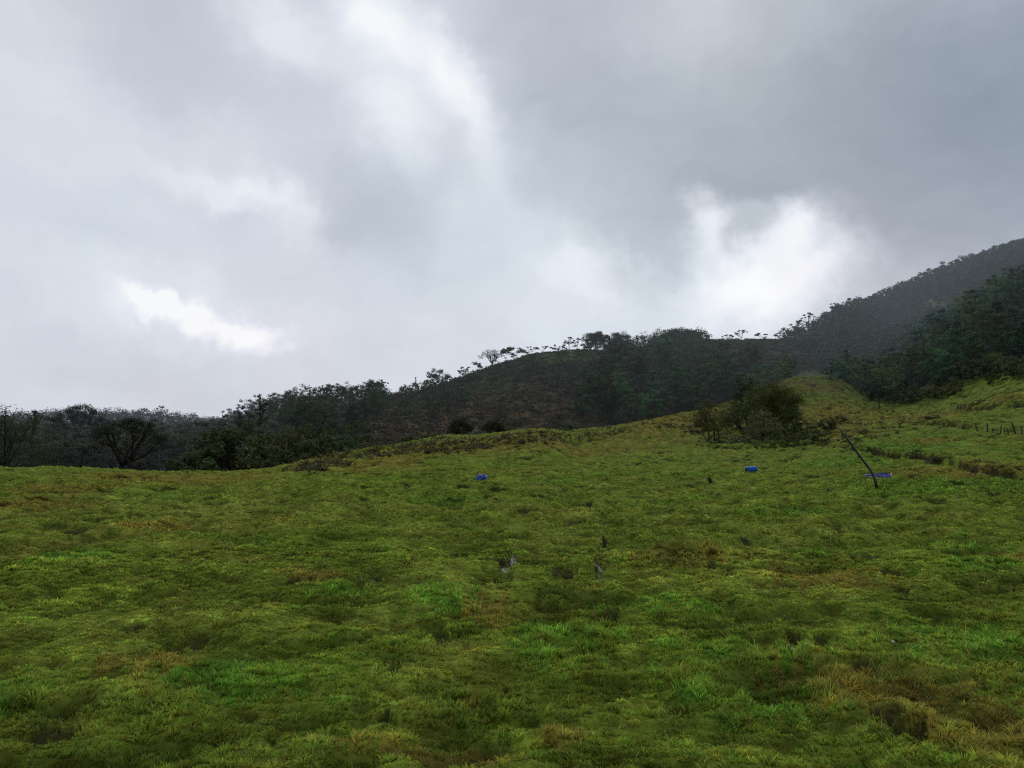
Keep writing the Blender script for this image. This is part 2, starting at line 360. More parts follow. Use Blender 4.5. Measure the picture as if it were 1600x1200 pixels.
def mat_ground():
    m, nt, out = new_mat('turf_and_soil')
    at = N(nt, 'ShaderNodeAttribute', attribute_name='Col')
    geo = N(nt, 'ShaderNodeNewGeometry')
    n1 = N(nt, 'ShaderNodeTexNoise', Scale=9.0, Detail=6.0, Roughness=.65)
    nt.links.new(geo.outputs['Position'], n1.inputs['Vector'])
    n2 = N(nt, 'ShaderNodeTexNoise', Scale=1.1, Detail=5.0, Roughness=.6)
    nt.links.new(geo.outputs['Position'], n2.inputs['Vector'])
    r1 = N(nt, 'ShaderNodeMapRange'); r1.inputs[1].default_value = .3; r1.inputs[2].default_value = .7; r1.inputs[3].default_value = .55; r1.inputs[4].default_value = 1.45
    nt.links.new(n1.outputs['Fac'], r1.inputs[0])
    r2 = N(nt, 'ShaderNodeMapRange'); r2.inputs[1].default_value = .3; r2.inputs[2].default_value = .7; r2.inputs[3].default_value = .7; r2.inputs[4].default_value = 1.3
    nt.links.new(n2.outputs['Fac'], r2.inputs[0])
    mu = N(nt, 'ShaderNodeMath', operation='MULTIPLY'); nt.links.new(r1.outputs[0], mu.inputs[0]); nt.links.new(r2.outputs[0], mu.inputs[1])
    vm = N(nt, 'ShaderNodeVectorMath', operation='SCALE'); nt.links.new(at.outputs['Color'], vm.inputs[0]); nt.links.new(mu.outputs[0], vm.inputs['Scale'])
    b = N(nt, 'ShaderNodeBsdfPrincipled', Roughness=.95); b.inputs['Specular IOR Level'].default_value = .02
    nt.links.new(vm.outputs[0], b.inputs['Base Color'])
    bp = N(nt, 'ShaderNodeBump', Strength=.8, Distance=.05); nt.links.new(n1.outputs['Fac'], bp.inputs['Height']); nt.links.new(bp.outputs[0], b.inputs['Normal'])
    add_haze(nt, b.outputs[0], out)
    return m

def mat_leaf(name, tint=(1, 1, 1), var=.25, transl=.35, spec=.08, haze=3100.0):
    m, nt, out = new_mat(name)
    at = N(nt, 'ShaderNodeAttribute', attribute_name='Col')
    oi = N(nt, 'ShaderNodeObjectInfo')
    hs = N(nt, 'ShaderNodeHueSaturation')
    mr = N(nt, 'ShaderNodeMapRange'); mr.inputs[3].default_value = 1 - var; mr.inputs[4].default_value = 1 + var
    nt.links.new(oi.outputs['Random'], mr.inputs[0]); nt.links.new(mr.outputs[0], hs.inputs['Value'])
    m2 = N(nt, 'ShaderNodeMath', operation='MULTIPLY'); m2.inputs[1].default_value = 7.31; nt.links.new(oi.outputs['Random'], m2.inputs[0])
    m3 = N(nt, 'ShaderNodeMath', operation='FRACT'); nt.links.new(m2.outputs[0], m3.inputs[0])
    mh = N(nt, 'ShaderNodeMapRange'); mh.inputs[3].default_value = .5 - var * .12; mh.inputs[4].default_value = .5 + var * .12
    nt.links.new(m3.outputs[0], mh.inputs[0]); nt.links.new(mh.outputs[0], hs.inputs['Hue'])
    tn = N(nt, 'ShaderNodeVectorMath', operation='MULTIPLY'); tn.inputs[1].default_value = tint
    nt.links.new(at.outputs['Color'], tn.inputs[0]); nt.links.new(tn.outputs[0], hs.inputs['Color'])
    b = N(nt, 'ShaderNodeBsdfPrincipled', Roughness=.6); b.inputs['Specular IOR Level'].default_value = spec
    nt.links.new(hs.outputs[0], b.inputs['Base Color'])
    t = N(nt, 'ShaderNodeBsdfTranslucent'); nt.links.new(hs.outputs[0], t.inputs['Color'])
    mx = N(nt, 'ShaderNodeMixShader'); mx.inputs[0].default_value = transl
    nt.links.new(b.outputs[0], mx.inputs[1]); nt.links.new(t.outputs[0], mx.inputs[2])
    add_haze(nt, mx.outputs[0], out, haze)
    return m

def mat_simple(name, color, rough=.7, spec=.3, noise=4.0, amt=.4, bump=.2, metallic=0, coat=0):
    m, nt, out = new_mat(name)
    tc = N(nt, 'ShaderNodeTexCoord')
    n1 = N(nt, 'ShaderNodeTexNoise', Scale=noise, Detail=5.0, Roughness=.6); nt.links.new(tc.outputs['Object'], n1.inputs['Vector'])
    r1 = N(nt, 'ShaderNodeMapRange'); r1.inputs[1].default_value = .3; r1.inputs[2].default_value = .7; r1.inputs[3].default_value = 1 - amt; r1.inputs[4].default_value = 1 + amt
    nt.links.new(n1.outputs['Fac'], r1.inputs[0])
    vm = N(nt, 'ShaderNodeVectorMath', operation='SCALE'); vm.inputs[0].default_value = color; nt.links.new(r1.outputs[0], vm.inputs['Scale'])
    b = N(nt, 'ShaderNodeBsdfPrincipled', Roughness=rough, Metallic=metallic); b.inputs['Specular IOR Level'].default_value = spec
    b.inputs['Coat Weight'].default_value = coat
    nt.links.new(vm.outputs[0], b.inputs['Base Color'])
    bp = N(nt, 'ShaderNodeBump', Strength=bump, Distance=.02); nt.links.new(n1.outputs['Fac'], bp.inputs['Height']); nt.links.new(bp.outputs[0], b.inputs['Normal'])
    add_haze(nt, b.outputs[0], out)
    return m

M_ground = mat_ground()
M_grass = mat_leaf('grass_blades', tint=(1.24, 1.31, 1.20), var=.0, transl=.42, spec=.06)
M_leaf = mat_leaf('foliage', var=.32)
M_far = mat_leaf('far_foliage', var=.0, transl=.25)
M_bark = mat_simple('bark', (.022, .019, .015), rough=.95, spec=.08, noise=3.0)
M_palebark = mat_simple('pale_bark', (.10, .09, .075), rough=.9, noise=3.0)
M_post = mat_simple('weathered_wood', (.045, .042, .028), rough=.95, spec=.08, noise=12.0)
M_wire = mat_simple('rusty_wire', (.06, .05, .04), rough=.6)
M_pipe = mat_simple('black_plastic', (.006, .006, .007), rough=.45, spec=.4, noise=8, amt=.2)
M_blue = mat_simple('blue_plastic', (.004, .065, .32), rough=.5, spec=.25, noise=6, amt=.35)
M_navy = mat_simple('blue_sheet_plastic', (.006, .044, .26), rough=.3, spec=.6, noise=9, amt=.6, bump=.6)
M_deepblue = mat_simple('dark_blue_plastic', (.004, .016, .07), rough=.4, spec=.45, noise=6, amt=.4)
M_mudwater, _nt, _out = new_mat('puddle_water')
_b = N(_nt, 'ShaderNodeBsdfPrincipled', Roughness=.32); _b.inputs['Specular IOR Level'].default_value = .35; _b.inputs['Base Color'].default_value = (.045, .038, .024, 1); _b.inputs['IOR'].default_value = 1.33
_n = N(_nt, 'ShaderNodeTexNoise', Scale=14.0, Detail=3.0); _g = N(_nt, 'ShaderNodeNewGeometry'); _nt.links.new(_g.outputs['Position'], _n.inputs['Vector'])
_bp = N(_nt, 'ShaderNodeBump', Strength=.15, Distance=.01); _nt.links.new(_n.outputs['Fac'], _bp.inputs['Height']); _nt.links.new(_bp.outputs[0], _b.inputs['Normal'])
_nt.links.new(_b.outputs[0], _out.inputs['Surface'])

# ------------------------------------------------------------------ mesh helpers
def mesh_np(name, verts, faces, mats, colors=None, smooth=False, fmat=None):
    """faces: list of integer arrays, each (n, k)"""
    me = bpy.data.meshes.new(name)
    verts = np.asarray(verts, np.float32)
    faces = [np.asarray(f, np.int32) for f in faces if len(f)]
    me.vertices.add(len(verts)); me.vertices.foreach_set('co', verts.ravel())
    loops = np.concatenate([f.ravel() for f in faces])
    tot = np.concatenate([np.full(len(f), f.shape[1], np.int32) for f in faces])
    start = np.concatenate([[0], np.cumsum(tot)[:-1]]).astype(np.int32)
    me.loops.add(len(loops)); me.loops.foreach_set('vertex_index', loops)
    me.polygons.add(len(tot)); me.polygons.foreach_set('loop_start', start)
    try: me.polygons.foreach_set('loop_total', tot)
    except Exception: pass
    if smooth: me.polygons.foreach_set('use_smooth', np.ones(len(tot), bool))
    for m in (mats if isinstance(mats, (list, tuple)) else [mats]): me.materials.append(m)
    if fmat is not None: me.polygons.foreach_set('material_index', np.asarray(fmat, np.int32))
    me.update(calc_edges=True)
    if colors is not None:
        c = np.ones((len(verts), 4), np.float32); c[:, :3] = colors
        a = me.color_attributes.new('Col', 'FLOAT_COLOR', 'POINT'); a.data.foreach_set('color', c.ravel())
    return me

def link(name, me, parent=None, loc=None):
    o = bpy.data.objects.new(name, me); COL.objects.link(o)
    if parent is not None: o.parent = parent
    if loc is not None: o.location = loc
    return o

def tag(o, label=None, cat=None, group=None, kind=None):
    if label: o['label'] = label
    if cat: o['category'] = cat
    if group: o['group'] = group
    if kind: o['kind'] = kind
    return o

class MB:
    def __init__(s): s.v = []; s.q = []; s.t = []; s.n = 0; s.c = []
    def add(s, v, q=(), t=(), c=None):
        v = np.asarray(v, float)
        if len(q): s.q.append(np.asarray(q, int) + s.n)
        if len(t): s.t.append(np.asarray(t, int) + s.n)
        s.v.append(v); s.n += len(v)
        if c is not None: s.c.append(np.broadcast_to(np.asarray(c, float), (len(v), 3)))
    def tube(s, pts, rad, k=6, cap=True):
        pts = np.asarray(pts, float); m = len(pts)
        tan = np.gradient(pts, axis=0); tan /= np.linalg.norm(tan, axis=1)[:, None] + 1e-9
        up = np.array([0.0, 0, 1]) if abs(tan[0][2]) < .9 else np.array([1.0, 0, 0])
        vs = []
        for i in range(m):
            a = np.cross(tan[i], up); a /= np.linalg.norm(a) + 1e-9; b = np.cross(tan[i], a)
            ang = np.arange(k) * 2 * math.pi / k
            vs.append(pts[i] + rad[i] * (np.cos(ang)[:, None] * a + np.sin(ang)[:, None] * b))
        v = np.concatenate(vs)
        q = [[i * k + j, i * k + (j + 1) % k, (i + 1) * k + (j + 1) % k, (i + 1) * k + j] for i in range(m - 1) for j in range(k)]
        t = []
        if cap:
            v = np.concatenate([v, pts[:1], pts[-1:]])
            t = [[(j + 1) % k, j, m * k] for j in range(k)] + [[(m - 1) * k + j, (m - 1) * k + (j + 1) % k, m * k + 1] for j in range(k)]
        s.add(v, q, t)
    def mesh(s, name, mats, smooth=True, colors=False):
        f = []
        if s.q: f.append(np.concatenate(s.q))
        if s.t: f.append(np.concatenate(s.t))
        return mesh_np(name, np.concatenate(s.v), f, mats, np.concatenate(s.c) if colors else None, smooth)

# ------------------------------------------------------------------ land meshes
def land():
    half = math.radians(43)
    fine = np.linspace(-half, half, 860)
    co = np.linspace(half, 2 * math.pi - half, 60)[1:-1]
    th = np.concatenate([fine, co])
    lr = np.concatenate([np.linspace(math.log(1.2), math.log(3.3), 30)[:-1], np.linspace(math.log(3.3), math.log(32), 430)[:-1],
                         np.linspace(math.log(32), math.log(135), 250)[:-1], np.linspace(math.log(135), math.log(640), 200)[:-1],
                         np.linspace(math.log(640), math.log(2600), 30)])
    r = np.exp(lr)
    T, R = np.meshgrid(th, r)
    X = R * np.sin(T); Y = R * np.cos(T)
    mk = marks(X, Y); bk = bank(X, Y)
    Z = base_h(X, Y) + detail_h(X, Y, mk, bk)
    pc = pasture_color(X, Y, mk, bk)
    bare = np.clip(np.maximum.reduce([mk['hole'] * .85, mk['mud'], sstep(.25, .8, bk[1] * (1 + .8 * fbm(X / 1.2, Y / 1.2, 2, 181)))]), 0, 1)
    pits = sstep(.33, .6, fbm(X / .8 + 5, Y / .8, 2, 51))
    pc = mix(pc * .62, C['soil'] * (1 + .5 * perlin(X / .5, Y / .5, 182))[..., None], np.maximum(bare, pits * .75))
    cv = cover(X, Y, Z)
    w = sstep(118, 150, R + 6 * perlin(X / 9, Y / 9, 183))
    px, py = project(X, Y, Z)
    inpast = in_poly(px, py, [(1190, 640), (1200, 604), (1235, 585), (1270, 577), (1310, 590), (1350, 614), (1400, 640), (1455, 628), (1500, 612), (1560, 597), (1620, 580), (2000, 480), (2000, 800), (1100, 800)]) & (R < 210)
    w = np.where(inpast, 0, w)
    leftpast = (T < az_of(1000)) & (T > -half)
    w = np.maximum(w, leftpast * sstep(0, 14, R - np.interp(T, [az_of(p) for p in (-200, 0, 400, 510, 620, 750, 1000)], [66, 66, 70, 80, 98, 112, 124])) )
    col = mix(pc, cv, w)
    n_r, n_t = R.shape
    V = np.stack([X, Y, Z], -1)
    def build(name, i0, i1, closed_centre=False):
        v = V[i0:i1].reshape(-1, 3); c = col[i0:i1].reshape(-1, 3)
        m = i1 - i0
        a = (np.arange(m - 1)[:, None] * n_t + np.arange(n_t)[None, :]).ravel()
        b = (np.arange(m - 1)[:, None] * n_t + (np.arange(n_t) + 1)[None, :] % n_t).ravel()
        q = np.stack([a, b, b + n_t, a + n_t], 1)[:, ::-1]
        t = []
        if closed_centre:
            v = np.concatenate([v, [[0, 0, 0.02]]]); c = np.concatenate([c, c[:1]])
            j = np.arange(n_t); t = np.stack([(j + 1) % n_t, j, np.full(n_t, len(v) - 1)], 1)[:, ::-1]
        o = link(name, mesh_np(name, v, [q, t] if closed_centre else [q], M_ground, c, True))
        tag(o, kind='structure'); return o
    cut = int(np.searchsorted(r, 135))
    build('pasture', 0, cut + 1, True)
    build('hills', cut, n_r)
land()

# horizon elevation for every direction, to know what the land hides
_th = TH
_X = RR[None, :] * np.sin(_th)[:, None]; _Y = RR[None, :] * np.cos(_th)[:, None]
ELV = np.maximum.accumulate((TAB - CAMZ) / _Y, axis=1)
def hidden(x, y, ztop, margin=0.0):
    th = math.atan2(x, y); r = math.hypot(x, y)
    i = int(np.clip((th - TH[0]) / (TH[-1] - TH[0]) * 500, 0, 500)); j = int(np.clip((math.log(r * .97) - LR[0]) / (LR[-1] - LR[0]) * 699, 0, 699))
    return (ztop - CAMZ) / y < ELV[i, j] + margin

# ------------------------------------------------------------------ grass
def grass():
    def blades(n, r0, r1, pw, seg, hmul=1.0, lo=0.0, hi=41.0):
        u = RNG.random(n)
        if pw == 0: r = r0 * (r1 / r0) ** u
        else: r = (r0 ** pw + u * (r1 ** pw - r0 ** pw)) ** (1 / pw)
        th = np.radians(lo + (hi - lo) * RNG.random(n)) * np.where(RNG.random(n) < .5, -1, 1)
        X = r * np.sin(th); Y = r * np.cos(th)
        mk = marks(X, Y); bk = bank(X, Y)
        clump = fbm(X / .35, Y / .35, 2, 201); patch = fbm(X / 1.6, Y / 1.6, 3, 211); big = fbm(X / 6, Y / 6, 2, 221)
        tall = np.clip(.35 + 1.0 * patch + .5 * big + .5 * mk['lush'] + .35 * mk['brown'] + 0.5 * mk['tuft'], 0.1, 1.5)
        pits = sstep(.33, .6, fbm(X / .8 + 5, Y / .8, 2, 51))
        hol = hollows(X, Y)[3]
        tall = tall * (1 - .5 * hol) * (1 - .75 * mk['hole'])
        dens = (1 - .45 * hol) * (1 - .6 * mk['hole']) * (1 - .88 * mk['mud']) * (1 - .8 * sstep(.3, .8, bk[1])) * (1 - .7 * pits) * (.45 + .9 * sstep(-.4, .2, clump))
        px, py = project(X, Y, base_h(X, Y))
        ok = RNG.random(n) < dens
        edge = np.interp(th, [az_of(p) for p in (-200, 0, 400, 510, 620, 750, 1000)], [72, 72, 76, 86, 104, 118, 134])
        ok &= (r < edge) | (th > az_of(1000))
        X, Y, r, tall, patch, clump, big = X[ok], Y[ok], r[ok], tall[ok], patch[ok], clump[ok], big[ok]
        mk = {k: v[ok] for k, v in mk.items()}; bk = (bk[0][ok], bk[1][ok]); m = len(X)
        cs = .085 * np.maximum(1, r / 7.0) ** .8
        lev = np.round(np.log(cs / .085) / .25); cs = .085 * np.exp(lev * .25)
        ix, iy = np.floor(X / cs), np.floor(Y / cs); sd = 500
        q1, q2, q3, q4 = (_h(ix, iy, sd + k) / (2 * math.pi) for k in range(4))
        cxx, cyy = (ix + .25 + .5 * q1) * cs, (iy + .25 + .5 * q2) * cs
        ox, oy = (X - cxx) / cs, (Y - cyy) / cs
        pull = .35 + .35 * q3
        X = cxx + ox * cs * (1 - pull * .6); Y = cyy + oy * cs * (1 - pull * .6)
        Z = base_h(X, Y) + detail_h(X, Y, mk, bk) - .004
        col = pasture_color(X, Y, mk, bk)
        lod = np.maximum(1, r / 5.0)
        orad = np.hypot(ox, oy) + 1e-3
        H = (1 - .4 * mk['hole']) * (.022 + .040 * tall ** 1.5) * (.55 + .75 * RNG.random(m)) * (.5 + 1.0 * q4) * (1.15 - .5 * np.clip(orad, 0, 1)) * (1 + r / 160.0) * hmul
        W = .0032 * lod ** .92 * (.7 + .6 * RNG.random(m)) * (1 + .45 * sstep(8, 16, r))
        ang = RNG.random(m) * 2 * math.pi
        la = np.arctan2(oy, ox) + RNG.normal(size=m) * .6
        lean = H * (.15 + .9 * orad + .5 * RNG.random(m))
        dx, dy = np.cos(la) * lean, np.sin(la) * lean
        wx, wy = np.cos(ang) * W, np.sin(ang) * W
        # colour: mix of fresh, dry and dark blades
        q = RNG.random(m)
        fv = sstep(6, 16, r); col = col * ((.60 - .2 * fv + (.95 + .4 * fv) * RNG.random(m)) * (.72 - .14 * fv + (.56 + .28 * fv) * q3))[:, None]
        col[:, 0] *= .88 + .3 * q2; col[:, 1] *= 1.04 - .08 * q2
        dry = q < (.05 + .10 * mk['brown'] + .03 * (big > .1))
        col[dry] = col[dry] * .4 + C['straw'] * .45 * (.6 + .8 * RNG.random(dry.sum()))[:, None]
        B = np.stack([X, Y, Z], 1)
        w3 = np.stack([wx, wy, np.zeros(m)], 1)
        d3 = np.stack([dx, dy, np.zeros(m)], 1)
        up = np.zeros((m, 3)); up[:, 2] = H
        base = col * .36  # roots darkened in colour to imitate shade between the blades
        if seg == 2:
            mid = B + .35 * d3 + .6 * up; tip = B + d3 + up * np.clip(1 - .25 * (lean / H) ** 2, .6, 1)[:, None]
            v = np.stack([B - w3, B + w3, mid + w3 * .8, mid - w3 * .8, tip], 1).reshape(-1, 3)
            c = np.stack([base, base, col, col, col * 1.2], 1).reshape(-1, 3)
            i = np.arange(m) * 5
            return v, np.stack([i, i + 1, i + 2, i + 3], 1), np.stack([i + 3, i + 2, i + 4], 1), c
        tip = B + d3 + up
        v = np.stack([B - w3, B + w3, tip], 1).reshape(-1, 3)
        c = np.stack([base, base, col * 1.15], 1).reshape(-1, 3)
        i = np.arange(m) * 3
        return v, np.zeros((0, 4), int), np.stack([i, i + 1, i + 2], 1), c
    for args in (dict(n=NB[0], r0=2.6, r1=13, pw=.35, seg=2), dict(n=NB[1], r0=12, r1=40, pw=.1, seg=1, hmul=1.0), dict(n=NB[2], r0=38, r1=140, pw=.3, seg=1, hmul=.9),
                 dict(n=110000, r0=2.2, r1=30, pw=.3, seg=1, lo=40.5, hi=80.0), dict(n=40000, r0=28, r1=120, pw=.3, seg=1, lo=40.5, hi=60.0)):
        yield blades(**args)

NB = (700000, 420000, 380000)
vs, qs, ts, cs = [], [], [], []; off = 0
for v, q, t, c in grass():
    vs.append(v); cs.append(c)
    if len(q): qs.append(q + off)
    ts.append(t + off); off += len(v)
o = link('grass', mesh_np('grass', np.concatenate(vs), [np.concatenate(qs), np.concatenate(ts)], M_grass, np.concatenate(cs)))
tag(o, 'wet green pasture grass covering the whole sloping field', 'grass', kind='stuff')
del vs, qs, ts, cs

# ------------------------------------------------------------------ trees
def leaves(mb, centres, radii, per, size, col, rng, flat=1.0, up_bias=.8, lv=.2):
    """many leaf-sized quads around clump centres"""
    k = len(centres)
    cen = np.repeat(np.asarray(centres), per, 0); rad = np.repeat(np.asarray(radii), per)[:, None]
    d = rng.normal(size=(k * per, 3)); d /= np.linalg.norm(d, axis=1)[:, None]
    rr = rng.random((k * per, 1)) ** .45
    off = d * rr * rad; off[:, 2] *= flat
    p = cen + off
    n = d + rng.normal(size=d.shape) * .6; n[:, 2] += up_bias
    n /= np.linalg.norm(n, axis=1)[:, None]
    a = np.cross(n, rng.normal(size=d.shape)); a /= np.linalg.norm(a, axis=1)[:, None]
    b = np.cross(n, a)
    s = size * (.6 + .8 * rng.random((k * per, 1)))
    v = np.stack([p - a * s * .5, p + b * s * .32, p + a * s * .5, p - b * s * .32], 1).reshape(-1, 3)
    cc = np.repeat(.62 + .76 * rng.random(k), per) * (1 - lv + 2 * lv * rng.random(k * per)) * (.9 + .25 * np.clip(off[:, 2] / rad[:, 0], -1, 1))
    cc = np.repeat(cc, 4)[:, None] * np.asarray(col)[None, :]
    i = np.arange(k * per) * 4
    mb.add(v, np.stack([i, i + 1, i + 2, i + 3], 1), c=cc)

def bent(p, q, n, wob, rng):
    p = np.asarray(p, float); q = np.asarray(q, float); L = np.linalg.norm(q - p)
    t = np.linspace(0, 1, n)[:, None]
    o = np.cumsum(rng.normal(size=(n, 3)) * wob * L / n, 0); o -= t * o[-1]; o[0] = 0
    return p + (q - p) * t + o * (1 - t * .3)

def tree_meshes(name, seed, H, W, fork, shape, nclump, per, leaf, col, gap=.0, limbs=5, stems=1, trunk_r=None, lean=0.0, flat=.6, crown_low=None):
    """returns (trunk mesh, crown mesh) of a tree of height H and crown width W, base at the origin"""
    rng = np.random.default_rng(seed)
    R = W / 2.0; tr = trunk_r or H * .022
    T = MB(); K = MB()
    lo = crown_low if crown_low is not None else fork
    cen, rad = [], []
    cy = rng.normal(size=2) * .04 * W
    while len(cen) < nclump:
        if shape == 'umbrella':
            a = rng.random() * 2 * math.pi; q = math.sqrt(rng.random())
            x, y = R * .85 * q * math.cos(a), R * .85 * q * math.sin(a)
            z = lo + (H - lo) * (.92 * math.sqrt(max(0, 1 - (q * .93) ** 2)) - .12 * rng.random() * (1 + q))
            rc = R * (.13 + .08 * rng.random())
        elif shape == 'dome':
            d = rng.normal(size=3); d /= np.linalg.norm(d); d[2] = abs(d[2]) if rng.random() < .8 else d[2] * .3
            q = .55 + .4 * rng.random()
            x, y = R * d[0] * q, R * d[1] * q; z = lo + (H - lo) * (.12 + .80 * q * max(d[2], -.15))
            rc = R * (.20 + .12 * rng.random())
        elif shape == 'oval':
            d = rng.normal(size=3); d /= np.linalg.norm(d); q = rng.random() ** .4 * .85
            x, y = R * d[0] * q, R * d[1] * q; z = (H + lo) / 2 + (H - lo) / 2 * d[2] * q * .92
            rc = R * (.20 + .14 * rng.random())
        else:  # loose: scattered pads at different heights
            a = rng.random() * 2 * math.pi; q = .25 + .7 * rng.random()
            h = rng.random() ** .8
            x, y = R * q * math.cos(a) * (1.05 - .5 * h), R * q * math.sin(a) * (1.05 - .5 * h); z = lo + (H - lo) * (.1 + .84 * h)
            rc = R * (.16 + .14 * rng.random())
        ang = math.atan2(y, x)
        if gap and math.sin(ang * 3 + seed) * .5 + .5 < gap * rng.random(): continue
        cen.append((x + cy[0] + lean * z, y + cy[1], z)); rad.append(rc)
    cen = np.array(cen); rad = np.array(rad)
    ztop = np.percentile(cen[:, 2] + rad * flat * .8, 90); cen[:, 2] = lo + (cen[:, 2] - lo) * (H - lo) / max(ztop - lo, .05 * H)
    ext = np.percentile(np.hypot(cen[:, 0] - cy[0], cen[:, 1] - cy[1]) + rad * .7, 86); cen[:, :2] *= min(R / ext, 1.5)
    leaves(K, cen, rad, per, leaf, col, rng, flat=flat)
    # trunk(s), limbs and twigs
    order = rng.permutation(len(cen))
    prim = cen[order[:limbs * stems]]
    for s in range(stems):
        o = np.array([rng.normal() * .05 * W * (stems > 1), rng.normal() * .05 * W * (stems > 1), -.35])
        if stems > 1: o[0] = (s - (stems - 1) / 2) * W * .14
        top = np.array([cy[0] + o[0] * .8 + lean * fork, cy[1] + o[1] * .8, fork * (1 + .1 * rng.normal())])
        T.tube(bent(o, top, 5, .10, rng), np.linspace(tr * 1.35, tr * .8, 5), 6)
        for q in prim[s * limbs:(s + 1) * limbs]:
            mid = top + (q - top) * .55 + np.array([0, 0, -.08 * H]) * rng.random()
            T.tube(np.concatenate([bent(top - [0, 0, tr], mid, 4, .14, rng), bent(mid, q, 3, .1, rng)[1:]]), np.linspace(tr * .62, tr * .16, 6), 5)
            near = order[np.argsort(np.linalg.norm(cen[order] - q, axis=1))[1:5]]
            for j in near:
                T.tube(bent(mid, cen[j], 4, .12, rng), np.linspace(tr * .28, tr * .08, 4), 4, cap=False)
    return T.mesh(name + '_trunk', M_bark, True), K.mesh(name + '_crown', M_leaf, False, True)

G_dark = (.044, .060, .024); G_mid = (.052, .082, .034); G_fresh = (.070, .128, .044); G_olive = (.072, .080, .022); G_blue = (.040, .090, .052); G_grey = (.075, .085, .058)

SK = 'trees standing along the hill skyline'
def place_tree(name, label, cat, px, top, width, r, group=None, base_sink=.1, minh=1.0, **kw):
    th = az_of(px, (top + 650) / 2)
    x, y = r * math.sin(th), r * math.cos(th)
    zg = h1(x, y)
    zt = CAMZ + y * t_of(top)
    H = max(zt - zg, minh)
    W = width * (1.22 if group == SK else 1.0) / F * y / CP
    fork = kw.pop('fork', .4) * H
    low = kw.pop('low', None)
    e = bpy.data.objects.new(name, None); COL.objects.link(e); e.location = (x, y, zg - base_sink); e.empty_display_size = .3
    tag(e, label, cat, group)
    tm, cm = tree_meshes(name, kw.pop('seed', int(px * 7 + r)), H + base_sink, W, fork, kw.pop('shape', 'dome'), kw.pop('n', 60), kw.pop('per', 40),
                         kw.pop('leaf', max(.10, r * .0013)), kw.pop('col', G_dark), crown_low=None if low is None else low * H, **kw)
    link('trunk', tm, e); link('crown', cm, e)
    return e

# -- left edge of the field
place_tree('spreading_tree', 'large spreading tree with many leaf layers at the far left edge of the field', 'tree', 22, 650, 160, 96, shape='dome', n=170, per=90, col=(.040, .050, .020), limbs=8, fork=.28, low=.2, flat=.4)
place_tree('forked_tree', 'spreading tree with bare forked leaning trunks behind the left end of the field', 'tree', 205, 657, 128, 96, shape='umbrella', n=130, per=80, col=(.032, .040, .018), limbs=5, stems=2, fork=.38, low=.42, trunk_r=.26, flat=.45)
place_tree('umbrella_tree', 'thin flat-topped tree rising above the wood at far left', 'tree', 55, 642, 32, 150, shape='umbrella', n=14, per=40, col=G_dark, limbs=5, fork=.6, low=.8, flat=.35)
place_tree('flat_crowned_tree', 'broad flat-crowned tree, tallest on the left skyline between the thin umbrella tree and the ridge', 'tree', 128, 635, 104, 170, shape='umbrella', n=120, per=80, col=(.034, .040, .024), limbs=8, fork=.4, low=.3, flat=.45)
place_tree('ridge_tree', 'round-topped tree on the left ridge right of the broad flat crown', 'tree', 226, 639, 34, 420, shape='dome', n=26, per=50, col=G_dark)
place_tree('ridge_tree', 'open branched tree poking out of the left ridge line', 'tree', 250, 634, 22, 420, shape='loose', n=12, per=30, col=G_dark, fork=.5, low=.6, flat=.5)
place_tree('tall_tree', 'tall slim tree with drooping top, left of the tallest trunk tree', 'tree', 372, 636, 22, 150, shape='loose', n=22, per=45, col=G_dark, fork=.55, low=.5)
place_tree('tall_tree', 'tall tree with a long bare leaning trunk and tufted crown above the hedge bushes', 'tree', 404, 621, 28, 135, shape='loose', n=26, per=50, col=G_dark, fork=.6, low=.58, lean=.06, trunk_r=.2)
place_tree('tall_tree', 'low-crowned tree between the two slender tall trees on the left', 'tree', 388, 646, 26, 145, shape='oval', n=22, per=50, col=G_dark, fork=.4, low=.4)
place_tree('tall_tree', 'short tufted tree on the left ridge just before the tall trees', 'tree', 350, 648, 24, 165, shape='loose', n=20, per=45, col=G_dark, fork=.45, low=.4)
for i, (px, tp, w, sh, n, lab) in enumerate([
    (429, 614, 26, 'loose', 18, 'leafy tree with a lopsided open top, first left of the dark ridge wood'),
    (447, 616, 28, 'dome', 26, 'rounded tree at the left end of the dark ridge wood'),
    (466, 618, 22, 'dome', 22, 'low round tree in the dark ridge wood before the bare spike'),
    (484, 603, 8, 'loose', 6, 'thin bare spike of a tree above the dark ridge wood'),
    (503, 605, 20, 'umbrella', 16, 'small umbrella tree right of the bare spike'),
    (525, 601, 34, 'umbrella', 36, 'tallest broad tree of the dark ridge wood'),
    (545, 609, 22, 'dome', 18, 'small round tree right of the tallest ridge wood tree'),
    (556, 607, 12, 'loose', 10, 'slim tree in a gap of the dark ridge wood'),
    (571, 605, 22, 'dome', 22, 'round dense tree near the right end of the dark ridge wood'),
    (583, 605, 9, 'loose', 8, 'slender tree between round trees at the right end of the ridge wood'),
    (596, 608, 20, 'umbrella', 14, 'last flat tree of the dark ridge wood beside the bare hilltop')]):
    place_tree('ridge_tree', lab, 'tree', px, tp, w, 228, group=SK, shape=sh, n=n, per=45, col=G_dark, fork=.5, low=.35, flat=.55, minh=5)
